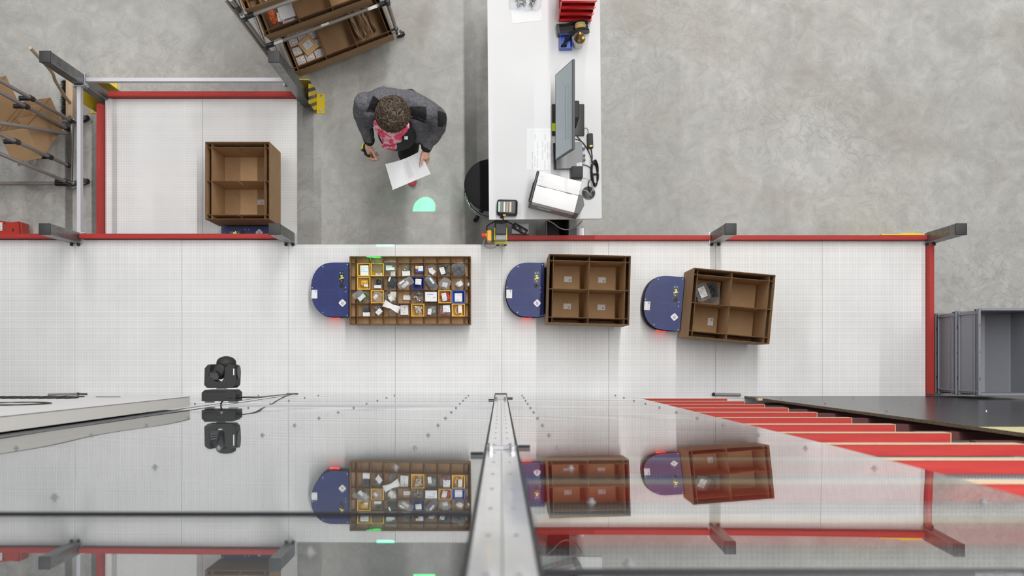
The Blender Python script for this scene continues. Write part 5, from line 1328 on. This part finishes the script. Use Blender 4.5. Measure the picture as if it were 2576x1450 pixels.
one('backing_sheet', 'grey sheet metal backing behind the white sign', 'backing sheet', 'backing', lambda m: m.bx(-3.05, -1.59, -.262, -.258, 0, HT - ZM - .002), (0, 0, ZM + .001), group='grey backing sheets')
one('level_deck', 'white perforated rack base continuing the main deck', 'level deck', 'perf', lambda m: m.bx(.055, 3.1, -.95, -.0175, -.018, 0), (0, -.2395, ZM), group='perforated decks of the rack')
# dark laminated chipboard
def lam(label, z0, z1, face):
    t = thing('chipboard_sheet', label, 'board', (1.806, -.238, z0), 0, 'chipboard sheets of the rack front')
    mb = MB(); mb.bx(0.0006, 2.5, -.0145, -.0004, 0, z1 - z0); mb.build('core', face, t)
    mb = MB(); mb.bx(-.0006, .0004, -.0145, -.0004, 0, z1 - z0); mb.build('raw_edge', 'chip_edge', t)
    for z in (.5, 1.4, 2.3):
        if z < z1 - z0:
            for x in (.12, .62):
                mb = MB(); mb.cyl((x, -.001, z), (x, .006, z), .006, n=8); mb.build('screw', 'zinc', t, 40)
    return t
lam('dark laminated chipboard sheet in front of the right rack, lower one', ZM + .002, 3.70, 'chip_face')
lam('short dark laminated chipboard sheet above the lower one', 3.702, 4.14, 'chip_face')
lam('pale yellow chipboard sheet at the right photo edge', 4.142, HT, 'chip_pale')
one('joint_block', 'pale wooden joint block on the chipboard edge', 'block', 'raw_wood', lambda m: m.bx(-.03, 0, -.0145, 0, 0, .06), (1.8045, -.2385, 1.12))
# white sign
t = thing('sign_board', 'large white sign with black lettering on the rack front', 'sign', (-1.567, -.1650, 2.94))
mb = MB(); mb.bx(-1.48, 0, -.0495, 0, 0, 4.6, bev=.0015); mb.build('box', 'sign', t)
mb = MB(); mb.bx(.0, .0012, -.0485, -.003, .002, 4.598); mb.build('side_strip', 'sign_side', t)
mb = MB(); mb.bx(.0002, .0014, -.003, .0005, .0, 4.6); mb.build('edge_line', 'mdgrey', t)
rr = random.Random(8)
def stroke(pts, r=.006): 
    mb = MB(); mb.tube(spline([(x, .0006, z) for x, z in pts], 5), r, 6); mb.build('letter_stroke', 'black', t, 60)
mb = MB(); mb.tube([(-.423 + .14 * math.cos(2 * PI * k / 40), .0006, .92 + .14 * math.sin(2 * PI * k / 40)) for k in range(40)], .0055, 6, closed=True); mb.build('ring_mark', 'black', t, 60)
for row, (z0, x0) in enumerate(((.08, -.50), (.24, -.46))):
    x = x0
    for i in range(8):
        stroke([(x, z0), (x - .018, z0 + .085), (x - .04, z0 + .015), (x - .058, z0 + .09)]); x -= .085
stroke([(-.31, .10), (-.43, .103)], .003)

# ------------------------------------------------------------------ stage light lying out from the wall, and its green beam
LO = Vector((at(558, 0, 2.6).x, YW + .012, 2.60))
t = thing('stage_light', 'black moving head stage light fixed to the rack front', 'stage light', LO)
def L2(px, py): v = at(px, py, 2.6); return v.x - LO.x, v.y - LO.y
mb = MB(); mb.M = T(0, 0, 0)
base = [L2(516.5, 1009), L2(600, 1009), L2(600, 988), L2(592, 981), L2(524, 981), L2(516.5, 988)]
mb.prism(base, -.075, .065); mb.build('base', 'black_matt', t)
mb = MB()
for k in range(13): x, y = L2(527 + k * 3.8, 985.5); mb.box((x, y, .0655), (.004, .006, .0012))
mb.build('vent_slot', 'black', t)
mb = MB(); x, y = L2(559, 979); mb.box((x, y, 0), (.05, .012, .05), None, .003); mb.build('swivel', 'chrome', t)
yk = [L2(521, 969), L2(529, 976.5), L2(590, 976.5), L2(598, 969), L2(600, 935), L2(596, 921), L2(590, 917), L2(581, 917), L2(573, 925), L2(571, 950), L2(564, 961), L2(553, 962), L2(542, 955), L2(536, 944), L2(535, 928), L2(538, 917), L2(530, 918), L2(522, 927)]
mb = MB(); mb.prism(yk, -.05, .05); mb.build('yoke', 'black_matt', t)
x, y = L2(593, 936); mb = MB(); mb.cyl((x - .005, y, 0), (x + .018, y, 0), .036, n=22); mb.build('pivot_cap', 'black', t, 40)
mb = MB(); mb.box((x + .004, y, .052), (.006, .035, .001)); mb.build('marking', 'paper', t)
hx, hy = L2(556, 934)
mb = MB(); mb.ball((0, 0, 0), (.040, .056, .056), 22, 14, T(hx, hy + .004, .005) @ RZ(-.5), lambda v: Vector((max(-.034, min(.034, v.x)), max(-.046, v.y), max(-.046, min(.046, v.z)))))
hd = mb.build('head', 'black_matt', t, 50)
x, y = L2(575, 914); mb = MB(); mb.ball((x - .012, y + .002, 0), (.052, .036, .055), 18, 12); mb.build('head_rear', 'black_matt', t, 50)
x, y = L2(548, 944); mb = MB(); X = T(x, y, .046) @ RX(math.radians(24)) @ RY(math.radians(-14))
mb.lathe([(0, .0), (.030, .0), (.030, .012), (.027, .014), (.026, .010), (.0, .010)], 24, X); mb.build('lens_ring', 'black', hd, 40)
mb = MB()
for k in range(7): q = -.018 + .006 * k; mb.box((0, q, .012), (2 * math.sqrt(max(1e-6, .026 ** 2 - q * q)), .002, .003), X)
mb.build('grille_bar', 'mdgrey', hd)
for s in (-1, 1):
    x, y = L2(558 + s * 30, 1011.5); mb = MB(); mb.box((x, y, .0), (.05, .010, .03), None, .002); mb.build('mount_clamp', 'zinc', t)
x, y = L2(590, 1000); mb = MB(); mb.cyl((x, y, .04), (x + .045, y + .004, .04), .009, n=10); mb.build('plug', 'black', t, 40)
mb = MB(); mb.cyl((x - .010, y + .001, .04), (x - .002, y + .001, .04), .0098, n=10); mb.build('plug_ring', 'ora_box', t, 40)
one('cable', 'black cable hanging in a loop under the stage light', 'cable', 'black', lambda m: m.tube(spline([at(606, 999, 2.64), at(590, 1000, 2.66), at(572, 1004, 2.66), at(558, 1012, 2.64), at(556, 1021, 2.62), at(560, 1024, 2.6)], 6), .004, 7), smooth=60)
one('cable', 'black power lead running right along the rail', 'cable', 'black', lambda m: m.tube(spline([at(600, 1000, 2.64), at(618, 1000, 2.60), at(660, 999, 2.3), at(710, 994, 1.2), at(738, 992, .72)], 6), .004, 7), smooth=60)
def spot(name, src, tgt, watts, ang, blend, col, r=.012):
    l = bpy.data.lights.new(name, 'SPOT'); l.energy = watts; l.spot_size = math.radians(ang); l.spot_blend = blend; l.color = col; l.shadow_soft_size = r
    o = bpy.data.objects.new(name, l); COL.objects.link(o); o.location = src
    o.rotation_euler = (Vector(tgt) - Vector(src)).to_track_quat('-Z', 'Y').to_euler(); return o
SRC = Vector((LO.x + .04, LO.y + .15, 2.515)); TG = Vector((-.622, 1.256, 0))
spot('stage_light_beam', SRC, TG, 1900, 3.5, .2, (.03, 1.0, .30), .004)
spot('stage_light_glow', SRC, TG + Vector((.03, .0, 0)), 30, 20, 1.0, (.05, 1.0, .5), .02)

# ------------------------------------------------------------------ crates at the right
c0 = at(2462, 775, 1.33); y1c = (NY - 776) / S(1.33); y0c = (NY - 997) / S(1.33); x0c = (2462 - NX) / S(1.33)
KW, KL, KH = .40, y1c - y0c, .32
CR = thing('stacking_crate', '', 'crate', (0, 0, 0), 0, 'grey stacking crates')
mb = MB(); th = .006; a, b = KW / 2, KL / 2; a2, b2_ = a - .012, b - .012
mb.bx(-a2, a2, -b2_, b2_, 0, th)
for s in (-1, 1): mb.bx(s * a2, s * (a2 - th), -b2_, b2_, th, KH - .02); mb.bx(-a2 + th, a2 - th, s * b2_, s * (b2_ - th), th, KH - .02)
mb.build('tub', 'crate', CR)
mb = MB()
for s in (-1, 1): mb.bx(s * a, s * (a - .016), -b, b, KH - .022, KH, bev=.003); mb.bx(-a + .0165, a - .0165, s * b, s * (b - .016), KH - .022, KH, bev=.003)
mb.build('rim', 'crate', CR)
mb = MB()
for s in (-1, 1):
    for z in (KH - .045, KH - .07, .03): mb.bx(s * (a2 + .0002), s * (a - .002), -b + .004, b - .004, z, z + .006); mb.bx(-a + .004, a - .004, s * (b2_ + .0002), s * (b - .002), z, z + .006)
    for y in (-b + .03, b - .03): mb.bx(s * (a2 + .0002), s * (a - .002), y - .004, y + .004, .03, KH - .02)
mb.build('rib', 'crate', CR)
mb = MB()
for y in (-.2, 0, .2): mb.box((-a + .008, y * .9, KH + .0002), (.004, .010 if y == 0 else .022, .0008))
mb.build('rim_hole', 'black', CR)
cb = thing('crate_dolly', 'black wheeled dolly under the grey crates', 'dolly', (x0c + a, (y0c + y1c) / 2, 0))
mb = MB(); mb.bx(-a, a, -b, b, .038, .05); mb.build('platform', 'black_matt', cb)
for s in (-1, 1):
    for q_ in (-1, 1):
        mb = MB(); mb.cyl((s * .15, q_ * .22 - .01, .019), (s * .15, q_ * .22 + .01, .019), .019); mb.build('caster', 'rubber', cb, 40)
for i, lb in enumerate(('grey crate, lowest of the stack beside the red board', 'grey crate, second from below in the right stack', 'grey crate, third from below in the right stack', 'open grey crate on top of the right stack')):
    o = CR if i == 0 else copy_tree(CR)
    o.location = (x0c + a, (y0c + y1c) / 2, .0502 + i * .3202); o['label'] = lb

# ------------------------------------------------------------------ emergency stop unit and what lies below the desk edge
t = thing('emergency_stop_unit', 'yellow bracket with black cover and red stop button', 'emergency stop', at(1260, 592, ZM + .004))
EO = at(1260, 592, ZM + .004); ZE = .90
def e_(px, py, z): v = at(px, py, z) - EO; return v
def ebox(name, m_, x0, x1, y0, y1, z0, z1, bev=.003, par=None):
    p, q = at(x0, y0, z1) - EO, at(x1, y1, z1) - EO
    mb = MB(); mb.bx(p.x, q.x, q.y, p.y, z0 - EO.z, z1 - EO.z, bev=bev); return mb.build(name, m_, par or t)
ebox('mast', 'black_matt', 1247, 1270, 572, 606, ZM + .004, .80)
ebox('bracket', 'ybracket', 1243.5, 1275.5, 573, 613, .80, .86)
ebox('bracket', 'ybracket', 1243.5, 1246.5, 573, 604, .8605, .93, .001); ebox('bracket', 'ybracket', 1273, 1275.8, 573, 604, .8605, .93, .001)
ebox('black_cover', 'cap', 1246.8, 1273.8, 562, 589.5, .8605, .97, .004)
ebox('clear_cover', 'grey_part', 1247, 1273.5, 590, 604, .8605, .95, .003)
ebox('connector_block', 'black', 1236.8, 1243.2, 580, 606, .80, .90)
ob = ebox('button_box', 'ora_box', 1225.5, 1236.6, 579, 606, .80, .92, .004)
p = e_(1225, 592, .87)
mb = MB(); mb.cyl(p, p - Vector((.008, 0, 0)), .017, n=20); mb.build('collar', 'bin_y', ob, 40)
mb = MB(); mb.lathe([(0, 0), (.012, 0), (.013, .010), (.0165, .014), (.0165, .026), (.012, .030), (0, .031)], 24, Matrix.Translation(p - Vector((.008, 0, 0))) @ RY(-PI / 2)); mb.build('stop_button', 'red_btn', ob, 50)
for x in (1252, 1271): mb = MB(); mb.ball(e_(x, 616, .74), (.012, .010, .012)); mb.build('foot_knob', 'black', t, 60)
one('cable', 'grey cable curving below the red stop button', 'cable', 'cable_g', lambda m: m.tube(spline([at(1224, 598, .84), at(1217, 608, .80), at(1220, 618, .74), at(1233, 624, .72), at(1246, 622, .72), at(1252, 617, .73)], 6), .0042, 8), smooth=60)
one('cable', 'black cable rising from the stop unit to the desk edge', 'cable', 'black', lambda m: m.tube(spline([at(1226, 580, .84), at(1224, 572, .86), at(1232, 564, .90), at(1248, 556, .96), at(1258, 550, .97)], 6), .005, 8), smooth=60)
one('cable', 'black lead with plug between mobile printer and stop unit', 'cable', 'black', lambda m: (m.tube(spline([at(1265, 542, 1.01), at(1266, 550, 1.01), at(1265, 558, 1.0), at(1262, 563, .98)], 6), .004, 8), m.ball(at(1262, 547, 1.012), (.012, .008, .008))), smooth=60)
c = at(1309, 576, .52)
t = thing('junction_box', 'pale grey junction box below the desk edge', 'box', (c.x, c.y, 0))
w_, d_ = 44 / S(.52), 26 / S(.52)
mb = MB(); mb.bx(-w_ / 2, w_ / 2, -d_ / 2, d_ / 2, .0, .519, bev=.004); mb.build('housing', 'alu', t)
c = at(1308, 575, .56)
t = thing('power_strip', 'black power strip with two lit switches on the grey box', 'power strip', (c.x, c.y, .5195), math.radians(-29))
mb = MB(); mb.box((0, 0, .016), (.120, .046, .032), None, .004, 2); mb.build('housing', 'black', t, 40)
for x in (-.036, .018):
    mb = MB(); mb.box((x + .018, -.004, .0328), (.018, .012, .002)); mb.build('switch', 'green_pk', t)
    mb = MB(); mb.ball((x, .004, .033), (.005, .005, .003), 10, 6); mb.build('lamp', 'white', t, 60)
one('cable', 'black mains lead from the power strip to the stop unit', 'cable', 'black', lambda m: m.tube(spline([at(1290, 565, .56), at(1280, 560, .66), at(1272, 556, .78), at(1266, 557, .86)], 6), .005, 8), smooth=60)
one('cable', 'beige cable hanging in an arc below the label printer', 'cable', 'cable_g', lambda m: m.tube(spline([at(1372, 552, .94), at(1390, 561, .80), at(1408, 574, .68), at(1428, 578, .64), at(1450, 570, .72), at(1464, 556, .94)], 6), .0042, 8), smooth=60)
# waste bin and scale-like box on the floor
c = at(1403, 573, .42)
t = thing('waste_bin', 'dark grey open bin on the floor below the desk', 'bin', (c.x, c.y + .01, 0))
mb = MB(); a_, b_ = .088, .12; th = .005
mb.bx(-a_ + .02, a_ - .02, -b_ + .02, b_ - .02, 0, th)
for s in (-1, 1):
    mb.add([(s * (a_ - .02), -b_ + .02, 0), (s * (a_ - .02), b_ - .02, 0), (s * a_, b_, .42), (s * a_, -b_, .42), (s * (a_ - .025), -b_ + .025, th), (s * (a_ - .025), b_ - .025, th), (s * (a_ - th), b_ - th, .42), (s * (a_ - th), -b_ + th, .42)], [[0, 1, 2, 3], [7, 6, 5, 4], [3, 2, 6, 7], [0, 3, 7, 4], [1, 5, 6, 2], [0, 4, 5, 1]])
    mb.add([(-a_ + .02, s * (b_ - .02), 0), (a_ - .02, s * (b_ - .02), 0), (a_, s * b_, .42), (-a_, s * b_, .42), (-a_ + .025, s * (b_ - .025), th), (a_ - .025, s * (b_ - .025), th), (a_ - th, s * (b_ - th), .42), (-a_ + th, s * (b_ - th), .42)], [[0, 1, 2, 3], [7, 6, 5, 4], [3, 2, 6, 7], [0, 3, 7, 4], [1, 5, 6, 2], [0, 4, 5, 1]])
mb.build('tub', 'dkgrey', t)
mb = MB(); mb.tube([(a_, b_, .42), (a_, -b_, .42), (-a_, -b_, .42), (-a_, b_, .42)], .008, 8, closed=True); mb.build('rolled_rim', 'mdgrey', t, 60)
c = at(1451, 582, .12)
t = thing('parcel_scale', 'white and grey flat box on the floor behind the red board', 'box', (c.x, c.y, 0))
mb = MB(); mb.bx(-.07, .062, -.07, .03, .0, .12, bev=.006); mb.build('body', 'alu', t)
mb = MB(); mb.bx(-.055, -.002, -.06, .024, .1202, .123); mb.build('dark_inset', 'mdgrey', t)
mb = MB(); mb.bx(.0, .046, -.06, .026, .1202, .123); mb.build('white_inset', 'white', t)
